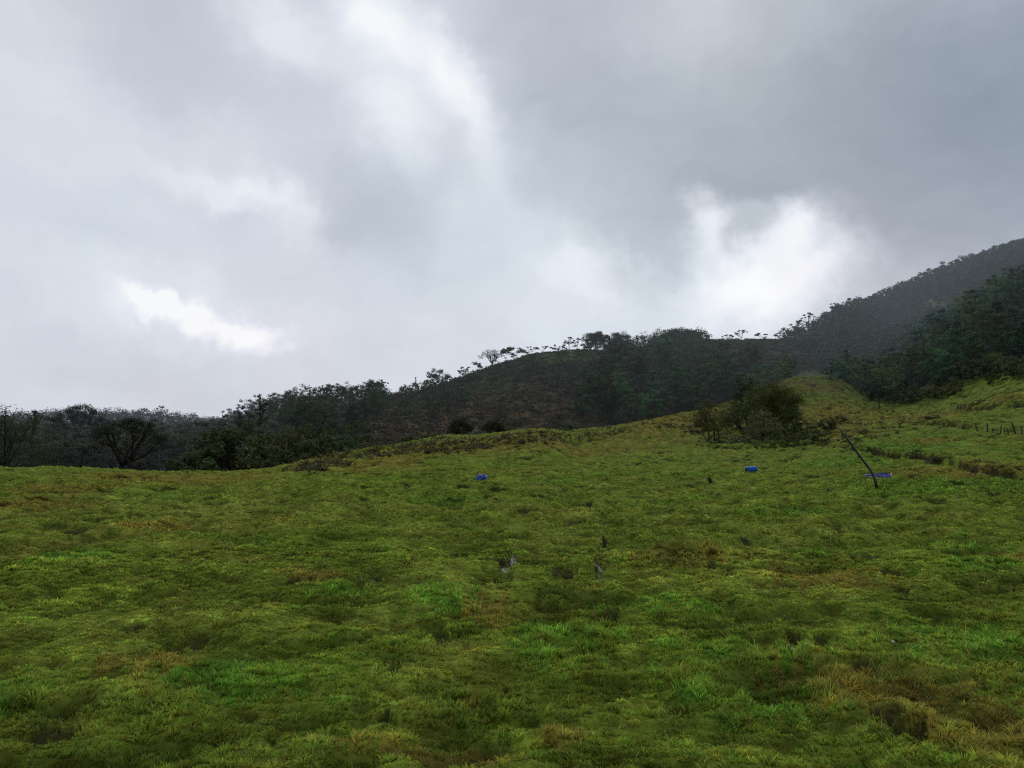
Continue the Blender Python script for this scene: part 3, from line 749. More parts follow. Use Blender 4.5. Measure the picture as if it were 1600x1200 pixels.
for px, tp, w, r, sh, n, lab, kw in [
    (650, 590, 6, 244, 'loose', 5, 'thin bare snag left of the leaning skyline tree', dict(col=G_grey)),
    (688, 577, 36, 244, 'loose', 24, 'open leaning tree low on the hill skyline, left of the small bushy ones', dict(gap=.6)),
    (726, 575, 18, 246, 'loose', 10, 'small tuft tree on the skyline below the big umbrella tree', dict()),
    (746, 567, 22, 247, 'loose', 14, 'bushy tree touching the left side of the big umbrella tree', dict()),
    (803, 543, 40, 255, 'umbrella', 40, 'low wide umbrella tree right of the big round one', dict(flat=.4)),
    (832, 546, 18, 259, 'umbrella', 10, 'small flat tree where the hill top levels out', dict(flat=.4)),
    (848, 544, 16, 261, 'umbrella', 9, 'tiny flat umbrella tree on the grassy hill top', dict(flat=.4)),
    (869, 543, 13, 264, 'dome', 8, 'small round tree on the level hill top', dict()),
    (880, 541, 14, 266, 'dome', 9, 'rounded small tree left of the open twin-headed tree', dict()),
    (890, 526, 18, 268, 'loose', 10, 'open see-through tree left of the dense ridge clump, left head', dict(gap=.7)),
    (903, 529, 16, 268, 'loose', 7, 'sparse crooked tree beside the dense ridge clump', dict(gap=.7)),
    (918, 529, 20, 272, 'loose', 12, 'feathery tree leaning out of the left side of the dense clump', dict()),
    (929, 520, 28, 275, 'oval', 90, 'tall dense dark tree at the left of the ridge clump', dict()),
    (945, 524, 22, 277, 'loose', 26, 'thinner tree with light through it in the middle of the ridge clump', dict()),
    (966, 522, 38, 280, 'dome', 130, 'large dense round tree at the right of the ridge clump', dict(fork=.3, low=.1)),
    (985, 536, 18, 288, 'dome', 14, 'low round tree just right of the dense ridge clump', dict()),
    (1007, 527, 16, 297, 'umbrella', 9, 'lone small umbrella tree between two dense groups', dict(flat=.35)),
    (1028, 529, 28, 305, 'dome', 50, 'round tree starting the long skyline canopy', dict()),
    (1045, 521, 28, 310, 'dome', 60, 'rounded tree left of the canopy peak', dict()),
    (1060, 516, 36, 314, 'dome', 90, 'tallest dome of the long skyline canopy', dict()),
    (1082, 517, 32, 320, 'dome', 80, 'broad tree at the right of the skyline canopy', dict()),
    (1096, 526, 16, 325, 'loose', 12, 'open edge tree where the skyline canopy ends', dict(gap=.5)),
    (1140, 523, 17, 338, 'umbrella', 12, 'leftmost of three lone umbrella trees on the saddle', dict(flat=.3, low=.75)),
    (1160, 516, 18, 341, 'umbrella', 13, 'tallest of the three lone umbrella trees, in the middle of the saddle', dict(flat=.35, low=.7)),
    (1192, 520, 20, 344, 'umbrella', 13, 'rightmost of three lone umbrella trees on the saddle', dict(flat=.35, low=.5)),
    (1222, 521, 16, 352, 'loose', 10, 'small open tree at the foot of the right mountain skyline', dict()),
    (1249, 500, 20, 365, 'dome', 14, 'dark tree where the right mountain begins to climb', dict()),
    (1266, 489, 22, 400, 'umbrella', 16, 'umbrella tree sticking out of the climbing mountain skyline', dict(flat=.4)),
    (1310, 474, 18, 470, 'loose', 12, 'see-through tree higher on the climbing skyline', dict())]:
    k = dict(fork=.5, low=.4, col=G_dark, flat=.55); k.update(kw)
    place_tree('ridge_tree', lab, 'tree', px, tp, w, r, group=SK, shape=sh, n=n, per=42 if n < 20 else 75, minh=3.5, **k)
place_tree('big_umbrella_tree', 'large round umbrella tree with fine bare branches alone on the hill skyline', 'tree', 770, 547, 40, 249, group=SK, shape='umbrella', n=46, per=16, col=G_dark, limbs=12, fork=.3, low=.35, trunk_r=.26, flat=.5, leaf=.3)

# -- trees and shrubs in and around the pasture
place_tree('small_tree', 'dark small tree with thin stems on the field crest, left of its lighter neighbour', 'tree', 722, 655, 42, 97, shape='dome', n=90, per=70, col=(.030, .040, .016), stems=3, limbs=3, fork=.4, low=.3, trunk_r=.06)
place_tree('small_tree', 'lighter small rounded tree on the field crest beside the darker one', 'tree', 769, 657, 46, 100, shape='dome', n=90, per=70, col=(.060, .072, .030), stems=2, limbs=3, fork=.4, low=.35, trunk_r=.06)
place_tree('three_stem_tree', 'rounded tree on three thin straight stems left of the big dark bush', 'tree', 1114, 631, 64, 84, shape='dome', n=120, per=80, col=(.080, .100, .034), stems=3, limbs=3, fork=.5, low=.32, trunk_r=.07, flat=.5)
place_tree('bushy_tree', 'big dark bushy tree in the middle of the thicket', 'tree', 1209, 604, 92, 86, shape='oval', n=250, per=110, col=(.070, .092, .022), limbs=6, fork=.3, low=.05, trunk_r=.14)
place_tree('tree', 'leaning dark-topped tree behind the big bush', 'tree', 1166, 597, 48, 100, shape='dome', n=110, per=80, col=(.046, .066, .022), limbs=5, fork=.35, low=.3, trunk_r=.12, lean=-.04)
place_tree('small_tree', 'small round grey-green tree in front of the big dark bush', 'tree', 1190, 646, 54, 80, shape='dome', n=90, per=70, col=(.100, .125, .055), limbs=5, fork=.35, low=.2, trunk_r=.09)
place_tree('small_tree', 'olive tree top showing behind the left of the thicket', 'tree', 1148, 634, 60, 95, shape='dome', n=100, per=80, col=(.085, .105, .030), limbs=4, fork=.4, low=.25)
place_tree('small_tree', 'small dark crooked tree alone at the foot of the right mountain', 'tree', 1372, 608, 34, 128, shape='loose', n=22, per=50, col=(.020, .028, .012), limbs=5, fork=.45, low=.45, flat=.5)
place_tree('bush', 'right half of the thicket, low dark bush under the big tree', 'bush', 1240, 642, 44, 83, shape='dome', n=60, per=60, col=(.062, .076, .024), fork=.3, low=.02)

# ------------------------------------------------------------------ repeated woods and bushes
SHRUBP = []
for i, (sh, n, col, fl) in enumerate([('dome', 26, (.070, .086, .030), .7), ('dome', 22, (.058, .082, .030), .7), ('oval', 24, (.088, .084, .034), .8), ('dome', 24, (.080, .094, .044), .7)]):
    SHRUBP.append(tree_meshes('shrub%d' % i, 300 + i, 1.0, 1.45, .25, sh, n, 46, .085, col, limbs=4, fork_=0, flat=fl, crown_low=.0) if False else
                  tree_meshes('shrub%d' % i, 300 + i, 1.0, 1.45, .25, sh, n, 46, .085, col, limbs=4, flat=fl, crown_low=.0))
WOODP = []
for i, (sh, n, col) in enumerate([('dome', 44, G_mid), ('oval', 40, G_blue), ('dome', 38, G_fresh), ('oval', 46, G_dark), ('umbrella', 34, G_mid), ('loose', 34, G_grey), ('dome', 44, (.080, .094, .070))]):  # last tone greyed and lightened to imitate haze over the left wood
    WOODP.append(tree_meshes('wood%d' % i, 400 + i, 1.0, .95, .35, sh, n, 60, .045, col, limbs=5, flat=.6, crown_low=.03))

def inst(name, protos, i, x, y, h, wscale, label, cat, group, sink=.25):
    tm, cm = protos[i]
    e = bpy.data.objects.new(name, None); COL.objects.link(e); e.empty_display_size = .3
    e.location = (x, y, h1(x, y) - sink); e.rotation_euler = (0, 0, random.random() * 6.28)
    e.scale = (h * wscale, h * wscale, h)
    tag(e, label, cat, group)
    link('trunk', tm, e); link('crown', cm, e)
    return e

for k, (px, bpy_, w, hpx, r, i, lab) in enumerate([
    (842, 676, 44, 12, 112, 0, 'low dark bush on the crest left of its wider neighbour'),
    (886, 674, 40, 13, 114, 1, 'wide low bush on the crest right of the small trees'),
    (1298, 668, 40, 22, 86, 2, 'brown-topped bush on the bank above the black pipe'),
    (1348, 676, 24, 12, 78, 2, 'small brown bush right of the pipe tip on the bank'),
    (1330, 690, 40, 12, 70, 0, 'low bramble bush behind the black pipe'),
    (1270, 690, 44, 16, 74, 1, 'green bush at the right foot of the thicket'),
    (1228, 690, 40, 16, 76, 0, 'dark bush at the foot of the thicket beside the grey-green tree'),
    (1150, 694, 46, 14, 77, 3, 'pale-leaved bramble left of the grey-green tree'),
    (1118, 690, 40, 14, 79, 0, 'low bush under the three-stemmed tree'),
    (1085, 668, 36, 10, 96, 2, 'low scrub at the left end of the thicket'),
    (1430, 715, 34, 10, 50, 0, 'grass-topped shrub on the lip of the earth bank'),
    (1462, 722, 24, 10, 46, 2, 'brown shrub on the lip of the earth bank, further right'),
    (560, 706, 40, 8, 84, 2, 'heathery shrub on the peat bank at the left field edge'),
    (530, 714, 34, 8, 80, 0, 'dark shrub lower on the peat bank at the left field edge'),
    (1452, 660, 34, 8, 92, 2, 'rusty shrub over the dark cut on the right slope'),
    (1528, 632, 30, 7, 105, 0, 'dark shrub at the left end of the upper right cut'),
    (1415, 632, 40, 14, 140, 1, 'bush where the wood meets the right pasture'),
    (1262, 664, 40, 18, 88, 3, 'pale green bush at the upper right of the thicket'),
    (1288, 688, 36, 14, 74, 1, 'leafy bush between the thicket and the black pipe'),
    (1312, 652, 30, 12, 98, 2, 'small rusty bush higher on the bank behind the pipe'),
    (1246, 676, 34, 16, 80, 2, 'olive bush tucked under the right side of the big dark bush')]):
    th = az_of(px, bpy_); x, y = r * math.sin(th), r * math.cos(th)
    h = max(hpx / F * y, .35)
    inst('bush', SHRUBP, i, x, y, h * 1.15, (w / F * y) / (1.45 * h * 1.15), lab, 'bush', 'bushes in and around the pasture', sink=.12)

# hedge of bushes behind the field's left edge
cnt = 0
for k in range(400):
    if cnt >= 58: break
    px = random.uniform(300, 690); th = az_of(px)
    edge = np.interp(px, [300, 400, 510, 620, 700], [63, 66, 78, 96, 108])
    r = edge + random.uniform(5, 34)
    x, y = r * math.sin(th), r * math.cos(th)
    h = random.uniform(2.0, 4.2) if px < 560 else random.uniform(1.0, 2.6)
    if px < 560: h *= 1 + .25 * (r - edge - 5) / 29
    zg = float(base_h(np.array([x]), np.array([y]))[0])
    if hidden(x, y, zg + h, .003): continue
    cnt += 1
    lab = 'dense rounded bush in the dark green hedge behind the left field edge' if px < 560 else 'low grey-green bush on the slope between hedge and brown hillside'
    inst('hedge_bush' if px < 560 else 'bush', SHRUBP, (k % 2) if px < 560 else (k % 4), x, y, h, random.uniform(.8, 1.15), lab, 'bush', 'hedge bushes behind the left field edge' if px < 560 else 'low bushes left of the brown hillside')

cnt = 0
for k in range(300):
    if cnt >= 46: break
    px = random.uniform(1330, 1680); r = np.interp(px, [1330, 1400, 1450, 1500, 1560, 1600, 1700], [172, 142, 132, 127, 121, 118, 117]) + random.uniform(-3, 13)
    th = az_of(px, 610); x, y = r * math.sin(th), r * math.cos(th); h = random.uniform(1.2, 3.2)
    if hidden(x, y, float(base_h(np.array([x]), np.array([y]))[0]) + h, .002): continue
    cnt += 1
    inst('bush', SHRUBP, k % 4, x, y, h, random.uniform(.8, 1.2), 'low scrub bush along the lower edge of the right mountain wood', 'bush', 'bushes edging the right mountain wood')

# woods
P_LEFT = [(-260, 640), (430, 640), (430, 690), (440, 760), (-260, 760)]
P_RIDGE = [(420, 640), (600, 622), (612, 640), (560, 668), (500, 690), (420, 700)]
P_HILL = [(935, 562), (1000, 556), (1085, 540), (1120, 556), (1140, 575), (1190, 570), (1245, 588), (1232, 602), (1180, 622), (1100, 650), (1000, 672), (930, 690), (900, 650), (930, 600)]
P_TOP = [(920, 545), (985, 545), (1030, 535), (1100, 530), (1100, 548), (980, 568), (925, 562)]
P_HL = [(640, 612), (690, 597), (740, 590), (720, 610), (740, 640), (660, 660), (620, 660), (600, 630)]
P_MTN = [(1225, 530), (1300, 480), (1400, 440), (1500, 405), (1620, 360), (1800, 300), (1800, 590), (1600, 588), (1500, 614), (1400, 640), (1345, 618), (1290, 588), (1262, 578), (1300, 545), (1250, 545)]
cells = {}
cands = []
def try_wood(zone, n, r0, r1, p0, p1, poly, sp, hr, rngseed):
    rg = random.Random(rngseed)
    for k in range(n):
        px = rg.uniform(p0, p1); th = az_of(px, 620)
        r = math.sqrt(rg.uniform(r0 * r0, r1 * r1))
        x, y = r * math.sin(th), r * math.cos(th)
        s = sp * (1 + max(0, (r - 260)) / 500)
        key = (int(x // 8), int(y // 8)); bad = False
        for a in (-1, 0, 1):
            for b in (-1, 0, 1):
                for (qx, qy, qs) in cells.get((key[0] + a, key[1] + b), ()):
                    if (qx - x) ** 2 + (qy - y) ** 2 < min(s, qs) ** 2: bad = True
        if bad: continue
        zg = float(base_h(np.array([x]), np.array([y]))[0])
        ppx, ppy = project(np.array([x]), np.array([y]), np.array([zg]))
        if not in_poly(ppx, ppy, poly)[0]: continue
        h = rg.uniform(*hr)
        if zone == 'mtn' and fbm(np.array([x / 30.]), np.array([y / 30.]), 2, 5)[0] > .28: h *= .6
        if hidden(x, y, zg + h, .004): continue
        cells.setdefault(key, []).append((x, y, s))
        cands.append((h / r, zone, x, y, h))
try_wood('left', 900, 112, 200, -60, 430, P_LEFT, 5.0, (5.5, 8.0), 1)
try_wood('left', 5000, 240, 470, -60, 430, P_LEFT, 4.6, (6, 8.5), 11)
try_wood('ridge', 2500, 115, 236, 420, 615, P_RIDGE, 4.4, (4.4, 7.0), 2)
try_wood('hill', 3800, 165, 320, 890, 1250, P_HILL, 4.4, (4.5, 7.5), 3)
try_wood('hill', 900, 240, 330, 915, 1105, P_TOP, 4.6, (5, 7), 4)
try_wood('hl', 700, 170, 246, 590, 750, P_HL, 4.0, (2.5, 4.5), 5)
try_wood('mtn', 24000, 135, 640, 1225, 1700, P_MTN, 4.1, (4.2, 6.8), 6)
cands.sort(reverse=True)
LAB = dict(left=('dark broadleaf tree in the shaded wood beyond the left field edge', 'trees of the left wood'),
           ridge=('dark tree packed in the ridge wood left of the bare hilltop', 'trees of the ridge wood'),
           hill=('green tree in the wood on the middle hillside', 'trees of the middle hill wood'),
           hl=('small tree scattered on the left flank of the brown hill', 'trees on the left flank of the brown hill'),
           mtn=('rounded green tree in the dense wood on the right mountain slope', 'trees of the right mountain wood'))
PIDX = dict(left=(6, 6, 6, 5, 6, 6), ridge=(3, 3, 0, 5), hill=(0, 1, 2, 3, 5, 1), hl=(0, 5, 2, 3), mtn=(0, 1, 1, 2, 1, 2, 4))
far = []
single = 0
for s, zone, x, y, h in cands:
    if single < 296:
        single += 1
        lab, grp = LAB[zone]
        inst('forest_tree', WOODP, random.choice(PIDX[zone]), x, y, h, random.uniform(.85, 1.15), lab, 'tree', grp, sink=.4)
    else:
        far.append((zone, x, y, h))
# the rest of the woods, further off, reads as one canopy
PAL = dict(left=(.062, .068, .060), ridge=G_dark, hill=G_mid, hl=G_mid, mtn=G_blue)  # left tone also carries haze in its leaf colour
FR = np.random.default_rng(5)
K = MB()
if far:
    fx = np.array([f[1] for f in far]); fy = np.array([f[2] for f in far]); fh = np.array([f[3] for f in far])
    fz = height(fx, fy)
    tone = FR.random(len(far))
    for i, f in enumerate(far):
        zone = f[0]
        nC = 14
        d = FR.normal(size=(nC, 3)); d /= np.linalg.norm(d, axis=1)[:, None]; d[:, 2] = np.abs(d[:, 2])
        R = fh[i] * FR.uniform(.42, .58); d[:4, 2] = -.35
        cen = np.stack([fx[i] + d[:, 0] * R * .75, fy[i] + d[:, 1] * R * .75, fz[i] + fh[i] * (.28 + .52 * d[:, 2])], 1)
        c = np.array(PAL[zone]) * (.55 + .5 * tone[i])
        if zone == 'mtn' and fy[i] > 330: c = c * .75 + np.array((.006, .004, .004))
        leaves(K, cen, np.full(nC, R * .42), 13, max(.5, .0020 * fy[i]), c, FR, flat=.75, up_bias=1.4, lv=.08)
    o = link('forest', K.mesh('forest', M_far, False, True))
    tag(o, 'distant wood of merged dark crowns covering the upper slopes', 'forest', kind='stuff')
print('woods', single, len(far))

# scrub on the open hillsides
def scrub():
    K = MB(); rg = np.random.default_rng(77)
    n = 17000
    px = rg.uniform(560, 1330, n); r = np.sqrt(rg.uniform(140 ** 2, 360 ** 2, n))
    th = np.array([az_of(p, 620) for p in px]); X = r * np.sin(th); Y = r * np.cos(th)
    Z = height(X, Y); ppx, ppy = project(X, Y, Z)
    den = fbm(X / 12, Y / 12, 3, 301)
    grass = in_poly(ppx, ppy, [(1200, 602), (1230, 588), (1270, 579), (1305, 588), (1350, 614), (1400, 636), (1400, 700), (1150, 700)])
    m = 0
    for i in range(n):
        if grass[i] or den[i] < -.42: continue
        if hidden(X[i], Y[i], Z[i] + .8, .001): continue
        rust = (ppx[i] < 950 and ppy[i] > 600 and rg.random() < .5)
        c = np.array((.100, .068, .036)) if rust else (np.array((.044, .060, .025)) if den[i] > .1 else np.array((.050, .044, .028)))
        if ppx[i] > 800 and ppx[i] < 980 and ppy[i] < 572: c = np.array((.05, .07, .024))
        h = rg.uniform(.3, 1.0) * (1 + max(0, den[i]))
        k = 3
        cen = np.stack([X[i] + rg.normal(size=k) * h * .6, Y[i] + rg.normal(size=k) * h * .6, Z[i] + h * (.3 + .3 * rg.random(k))], 1)
        leaves(K, cen, np.full(k, h * .55), 9, .36, c * (.75 + .5 * rg.random()), rg, flat=.7, up_bias=1.2, lv=.1)
        m += 1
    o = link('scrub', K.mesh('scrub', M_far, False, True))
    tag(o, 'rough brown and green scrub covering the open hillside', 'scrub', kind='stuff')
scrub()

# rank growth along the banks and under the thicket
def rank():
    K = MB(); rg = np.random.default_rng(78)
    for bt, br, hgt, wid in BANKS:
        n = int((bt[-1] - bt[0]) * br.mean() * 14)
        for i in range(n):
            t = rg.uniform(bt[0], bt[-1]); r = np.interp(t, bt, br) + rg.normal() * 1.2 + .8
            x, y = r * math.sin(t), r * math.cos(t); z = h1(x, y)
            h = rg.uniform(.08, .26)
            c = [(.085, .064, .024), (.090, .110, .024), (.12, .11, .034), (.050, .056, .018)][rg.integers(4)]
            leaves(K, np.array([[x, y, z + h * .3]]), np.array([h]), 20, .09, c, rg, flat=.5)
    for i in range(520):
        px, py = rg.normal(1190, 52), rg.uniform(655, 700)
        if px < 1090 or px > 1305: continue
        th = az_of(px, py); r = rg.uniform(75, 100); x, y = r * math.sin(th), r * math.cos(th); z = h1(x, y)
        h = rg.uniform(.14, .42)
        c = [(.10, .12, .036), (.085, .125, .036), (.13, .12, .05), (.20, .21, .15), (.070, .080, .028)][rg.choice(5, p=[.3, .3, .2, .06, .14])]
        leaves(K, np.array([[x, y, z + h * .4]]), np.array([h]), 30, .16, c, rg, flat=.6)
    P_BR = [(985, 668), (1060, 642), (1130, 630), (1200, 606), (1232, 600), (1250, 640), (1110, 676)]
    P_CR = [(440, 737), (560, 706), (650, 690), (760, 682), (960, 667), (990, 674), (900, 692), (760, 704), (650, 710), (560, 726), (460, 746)]
    P_SC = [(1262, 660), (1300, 620), (1400, 640), (1440, 650), (1400, 680), (1345, 700), (1290, 696)]
    for i in range(17000):
        px, py = (rg.uniform(980, 1445), rg.uniform(600, 700)) if i % 2 else (rg.uniform(440, 990), rg.uniform(666, 748))
        a = np.array([px]); b = np.array([py])
        br = in_poly(a, b, P_BR)[0] or in_poly(a, b, P_CR)[0]; scb = in_poly(a, b, P_SC)[0]
        if not (br or scb) or rg.random() < (.5 if br else .8): continue
        x, y = ground(px, py)
        if perlin(np.array([x / 5.]), np.array([y / 5.]), 88)[0] < -.15: continue
        z = h1(x, y); h = rg.uniform(.15, .5)
        c = [(.085, .064, .030), (.066, .070, .026), (.10, .085, .036), (.045, .050, .020)][rg.integers(4)]
        leaves(K, np.array([[x, y, z + h * .35]]), np.array([h]), 16, .17, c, rg, flat=.55)
    o = link('undergrowth', K.mesh('undergrowth', M_far, False, True))
    tag(o, 'tangled brambles and dead growth under the thicket and along the earth banks', 'undergrowth', kind='stuff')
rank()

# dry stalks standing in the grass
def stalks():
    rg = np.random.default_rng(9)
    K = MB()
    for i in range(420):
        r = 2.8 * (60 / 2.8) ** rg.random() ; th = rg.uniform(-.68, .68)
        x, y = r * math.sin(th), r * math.cos(th); z = h1(x, y)
        L = rg.uniform(.10, .26) * (1 + r / 60); a = rg.uniform(0, 6.28); ln = rg.uniform(.3, 1.3)
        p = np.array([x, y, z]); d = np.array([math.cos(a) * ln, math.sin(a) * ln, 1]); d /= np.linalg.norm(d)
        q = p + d * L + np.array([0, 0, -.2 * L * ln]); m = p + d * L * .55
        w = .0013 * max(1, r / 5); s = np.array([-math.sin(a), math.cos(a), 0]) * w
        K.add([p - s, p + s, m + s, m - s, q], [[0, 1, 2, 3]], [[3, 2, 4]], c=C['straw'] * rg.uniform(.5, 1.2))
    o = link('dry_stalks', K.mesh('dry_stalks', M_grass, False, True))
    tag(o, 'pale dry stalks scattered through the pasture grass', 'dry grass', kind='stuff')
stalks()

# ------------------------------------------------------------------ objects in the field
# leaning black pipe
bx, by = ground(1369, 762)
bz = h1(bx, by)
sc = by / F / CP
P = [(1370, 764), (1368, 752), (1364, 741), (1356, 729), (1346, 716), (1335, 701), (1324, 686), (1313, 672)]
pts = []
for k, (px, py) in enumerate(P):
    yy = by + k * .05
    v = (600. - py) / F; dd = CP - v * SP
    pts.append(((px - 800) / F / dd * yy - bx, yy - by, CAMZ + t_of(py) * yy - bz))
pts[0] = (pts[1][0] + .04, pts[1][1], -.12)
mb = MB(); mb.tube(pts, np.linspace(.048, .030, len(pts)), 10)
o = link('black_pipe', mb.mesh('black_pipe', M_pipe), loc=(bx, by, bz))
tag(o, 'long black plastic pipe stuck in the grass, leaning left beside the blue trough', 'pipe')

# shallow blue trough behind the pipe
tx, ty = ground(1373, 748); tz = h1(tx, ty)
def trough():
    e = bpy.data.objects.new('water_trough', None); COL.objects.link(e); e.location = (tx, ty, tz - .03); e.rotation_euler = (math.radians(7), math.radians(-2), .1)
    tag(e, 'shallow dark blue oval plastic trough lying in the grass behind the black pipe', 'trough')
    W = 42 / F * ty / 2; D = W * .62; k = 40
    a = np.arange(k) * 2 * math.pi / k
    def ring(s, z, ds=0): 
        w = 1 + .02 * np.sin(3 * a)
        return np.stack([(W * s + ds) * np.cos(a) * w, (D * s + ds) * np.sin(a) * w, np.full(k, z) + .01 * np.sin(2 * a + 1)], 1)
    def strip(rs):
        v = np.concatenate(rs); q = [[i * k + j, i * k + (j + 1) % k, (i + 1) * k + (j + 1) % k, (i + 1) * k + j] for i in range(len(rs) - 1) for j in range(k)]
        return v, q
    m = MB()
    v, q = strip([ring(.80, 0), ring(.90, .06), ring(.96, .21), ring(.94, .21), ring(.87, .06), ring(.78, .03)]); m.add(v, q)
    v = np.concatenate([ring(.78, .03), [[0, 0, .03]]]); m.add(v, t=[[j, (j + 1) % k, k] for j in range(k)])
    link('basin', m.mesh('basin', M_navy), e)
    m = MB(); v, q = strip([ring(.955, .20), ring(1.0, .205), ring(1.0, .225), ring(.93, .227), ring(.93, .205)]); m.add(v, q)
    link('rim', m.mesh('rim', M_deepblue), e)
trough()

# blue drum lying on its side
dx_, dy_ = ground(1174, 737); dz_ = h1(dx_, dy_)
def drum():
    e = bpy.data.objects.new('plastic_drum', None); COL.objects.link(e)
    L = 17.5 / F * dy_; R = L * .27
    e.location = (dx_, dy_, dz_ + R * .72); e.rotation_euler = (0, math.radians(-6), math.radians(14))
    tag(e, 'bright blue plastic drum lying on its side in the middle of the pasture', 'drum')
    k = 28; a = np.arange(k) * 2 * math.pi / k
    prof = [(-.5, .80), (-.485, .93), (-.46, .98), (-.30, 1.0), (-.19, 1.0), (-.17, 1.06), (-.14, 1.06), (-.12, 1.0), (.12, 1.0), (.14, 1.06), (.17, 1.06), (.19, 1.0), (.30, 1.0), (.46, .98), (.485, .93), (.5, .80)]
    rs = [np.stack([np.full(k, x * L), R * s * np.cos(a), R * s * np.sin(a)], 1) for x, s in prof]
    m = MB(); v = np.concatenate(rs)
    q = [[i * k + j, i * k + (j + 1) % k, (i + 1) * k + (j + 1) % k, (i + 1) * k + j] for i in range(len(rs) - 1) for j in range(k)]
    m.add(v, q); link('body', m.mesh('drum_body', M_blue), e)
    for s in (-1, 1):
        m = MB(); v = np.stack([np.full(k, s * L * .485), R * .82 * np.cos(a), R * .82 * np.sin(a)], 1)
        m.add(np.concatenate([v, [[s * L * .48, 0, 0]]]), t=[[j, (j + 1) % k, k] if s > 0 else [(j + 1) % k, j, k] for j in range(k)])
        link('lid', m.mesh('drum_lid', M_deepblue), e)
drum()

# crumpled bundle of blue plastic sheet
sx, sy = ground(752, 752); sz = h1(sx, sy)
def bundle():
    W = 18 / F * sy
    import bmesh
    bm = bmesh.new(); bmesh.ops.create_icosphere(bm, subdivisions=5, radius=1.0)
    co = np.array([v.co[:] for v in bm.verts])
    th = np.arctan2(co[:, 1], co[:, 0])
    n = -np.abs(perlin(co[:, 0] * 2.2 + co[:, 2] * 1.5, co[:, 1] * 2.2 - co[:, 2], 5)) * .34 - np.abs(perlin(co[:, 0] * 5 - co[:, 2] * 3, co[:, 1] * 5 + co[:, 2] * 3, 6)) * .16
    n += .10 * perlin(co[:, 0] * 1.3, co[:, 2] * 1.3 + co[:, 1], 8)
    co = co * (1.08 + n)[:, None] * np.array([W / 2, W * .45, W * .36])
    co[:, 2] = np.maximum(co[:, 2], -W * .2)
    co[:, 0] += .18 * co[:, 2]
    for v, c in zip(bm.verts, co): v.co = c
    me = bpy.data.meshes.new('plastic_bundle'); bm.to_mesh(me); bm.free(); me.materials.append(M_navy)
    o = link('plastic_bundle', me, loc=(sx, sy, sz + W * .2))
    tag(o, 'crumpled dark blue plastic bundle lying in the grass left of centre', 'plastic bundle')
bundle()

# rotten stumps and dead branches
def stick(name, label, cat, segs, Y=None, mat=None):
    (bpx, bpy0) = segs[0][0]
    gx, gy = ground(bpx, bpy0) if Y is None else (math.tan(az_of(bpx, bpy0)) * Y, Y)
    gz = h1(gx, gy); m = MB()
    for (p0, p1, r0, r1) in segs:
        q = []
        for px, py in (p0, p1):
            v = (600. - py) / F
            q.append(np.array([(px - 800) / F / (CP - v * SP) * gy - gx, 0, CAMZ + t_of(py) * gy - gz]))
        q[0][2] -= .06
        q = bent(q[0], q[1], 6, .10, np.random.default_rng(int(bpx + p1[0])))
        m.tube(q, np.linspace(r0, r1, 6), 7)
    o = link(name, m.mesh(name, mat or M_bark), loc=(gx, gy, gz)); tag(o, label, cat); return o
stick('tree_stump', 'dark rotten leaning stump in the pasture below the blue drum', 'stump', [((1113, 757), (1107, 746), .11, .05), ((1111, 754), (1110, 747), .08, .03)])
stick('wooden_stub', 'short weathered stub standing in wet grass near the muddy rut', 'stub', [((944, 850), (943, 837), .03, .022), ((946, 851), (947, 843), .02, .012)], mat=M_post)
stick('dead_branch', 'black crooked dead branch leaning out of the thicket', 'branch', [((1163, 678), (1156, 667), .22, .18), ((1156, 667), (1147, 657), .2, .16), ((1147, 658), (1152, 654), .1, .06)], Y=78)
stick('bare_sapling', 'bare forked sapling at the field edge left of the small trees', 'sapling', [((665, 699), (664, 680), .04, .02), ((665, 692), (670, 681), .03, .012), ((664, 690), (659, 683), .025, .01)], Y=88)
stick('dead_snag', 'thin dead twiggy snag at the foot of the thicket on the right', 'branch', [((1318, 684), (1312, 668), .05, .03), ((1315, 676), (1322, 668), .03, .01)], Y=72)

# rough fence on the right slope
fence = bpy.data.objects.new('rustic_fence', None); COL.objects.link(fence)
fpts = [(1489, 667, 8, -.02), (1498, 668, 9, .03), (1508, 670, 10, .02), (1519, 670, 7, -.05), (1528, 673, 13, -.28), (1543, 675, 16, .04), (1552, 677, 7, -.1), (1563, 679, 12, .22), (1571, 679, 10, -.15), (1577, 680, 12, -.25), (1588, 680, 19, -.30), (1597, 681, 11, .05), (1608, 683, 14, -.1), (1622, 685, 13, .08)]
g0 = ground(1489, 667); fence.location = (g0[0], g0[1], h1(*g0))
tag(fence, 'line of rough leaning wooden fence posts on the right slope', 'fence')
tops = []
for k, (px, py, hp, ln) in enumerate(fpts):
    gx, gy = ground(px, py); gz = h1(gx, gy); h = hp / F * gy
    m = MB(); rg = np.random.default_rng(k)
    top = np.array([ln * h, 0, h])
    m.tube(bent((0, 0, -.2), top, 5, .05, rg), np.linspace(.050, .034, 5) * (1.4 if hp > 15 else 1.0), 7)
    o = link('post', m.mesh('post', M_post), fence); o.location = (gx - fence.location.x, gy - fence.location.y, gz - fence.location.z)
    tops.append(np.array([gx + top[0] * .75, gy, gz + h * .75]) - np.array(fence.location))
for f in (1.0, .5):
    m = MB()
    for a, b in zip(tops[:-1], tops[1:]):
        a2 = a - np.array([0, 0, (1 - f) * .5]); b2 = b - np.array([0, 0, (1 - f) * .5])
        t = np.linspace(0, 1, 6)[:, None]; p = a2 + (b2 - a2) * t; p[:, 2] -= .05 * np.sin(t[:, 0] * math.pi)
        m.tube(p, np.full(6, .006), 4, cap=False)
    link('wire', m.mesh('wire', M_wire), fence)

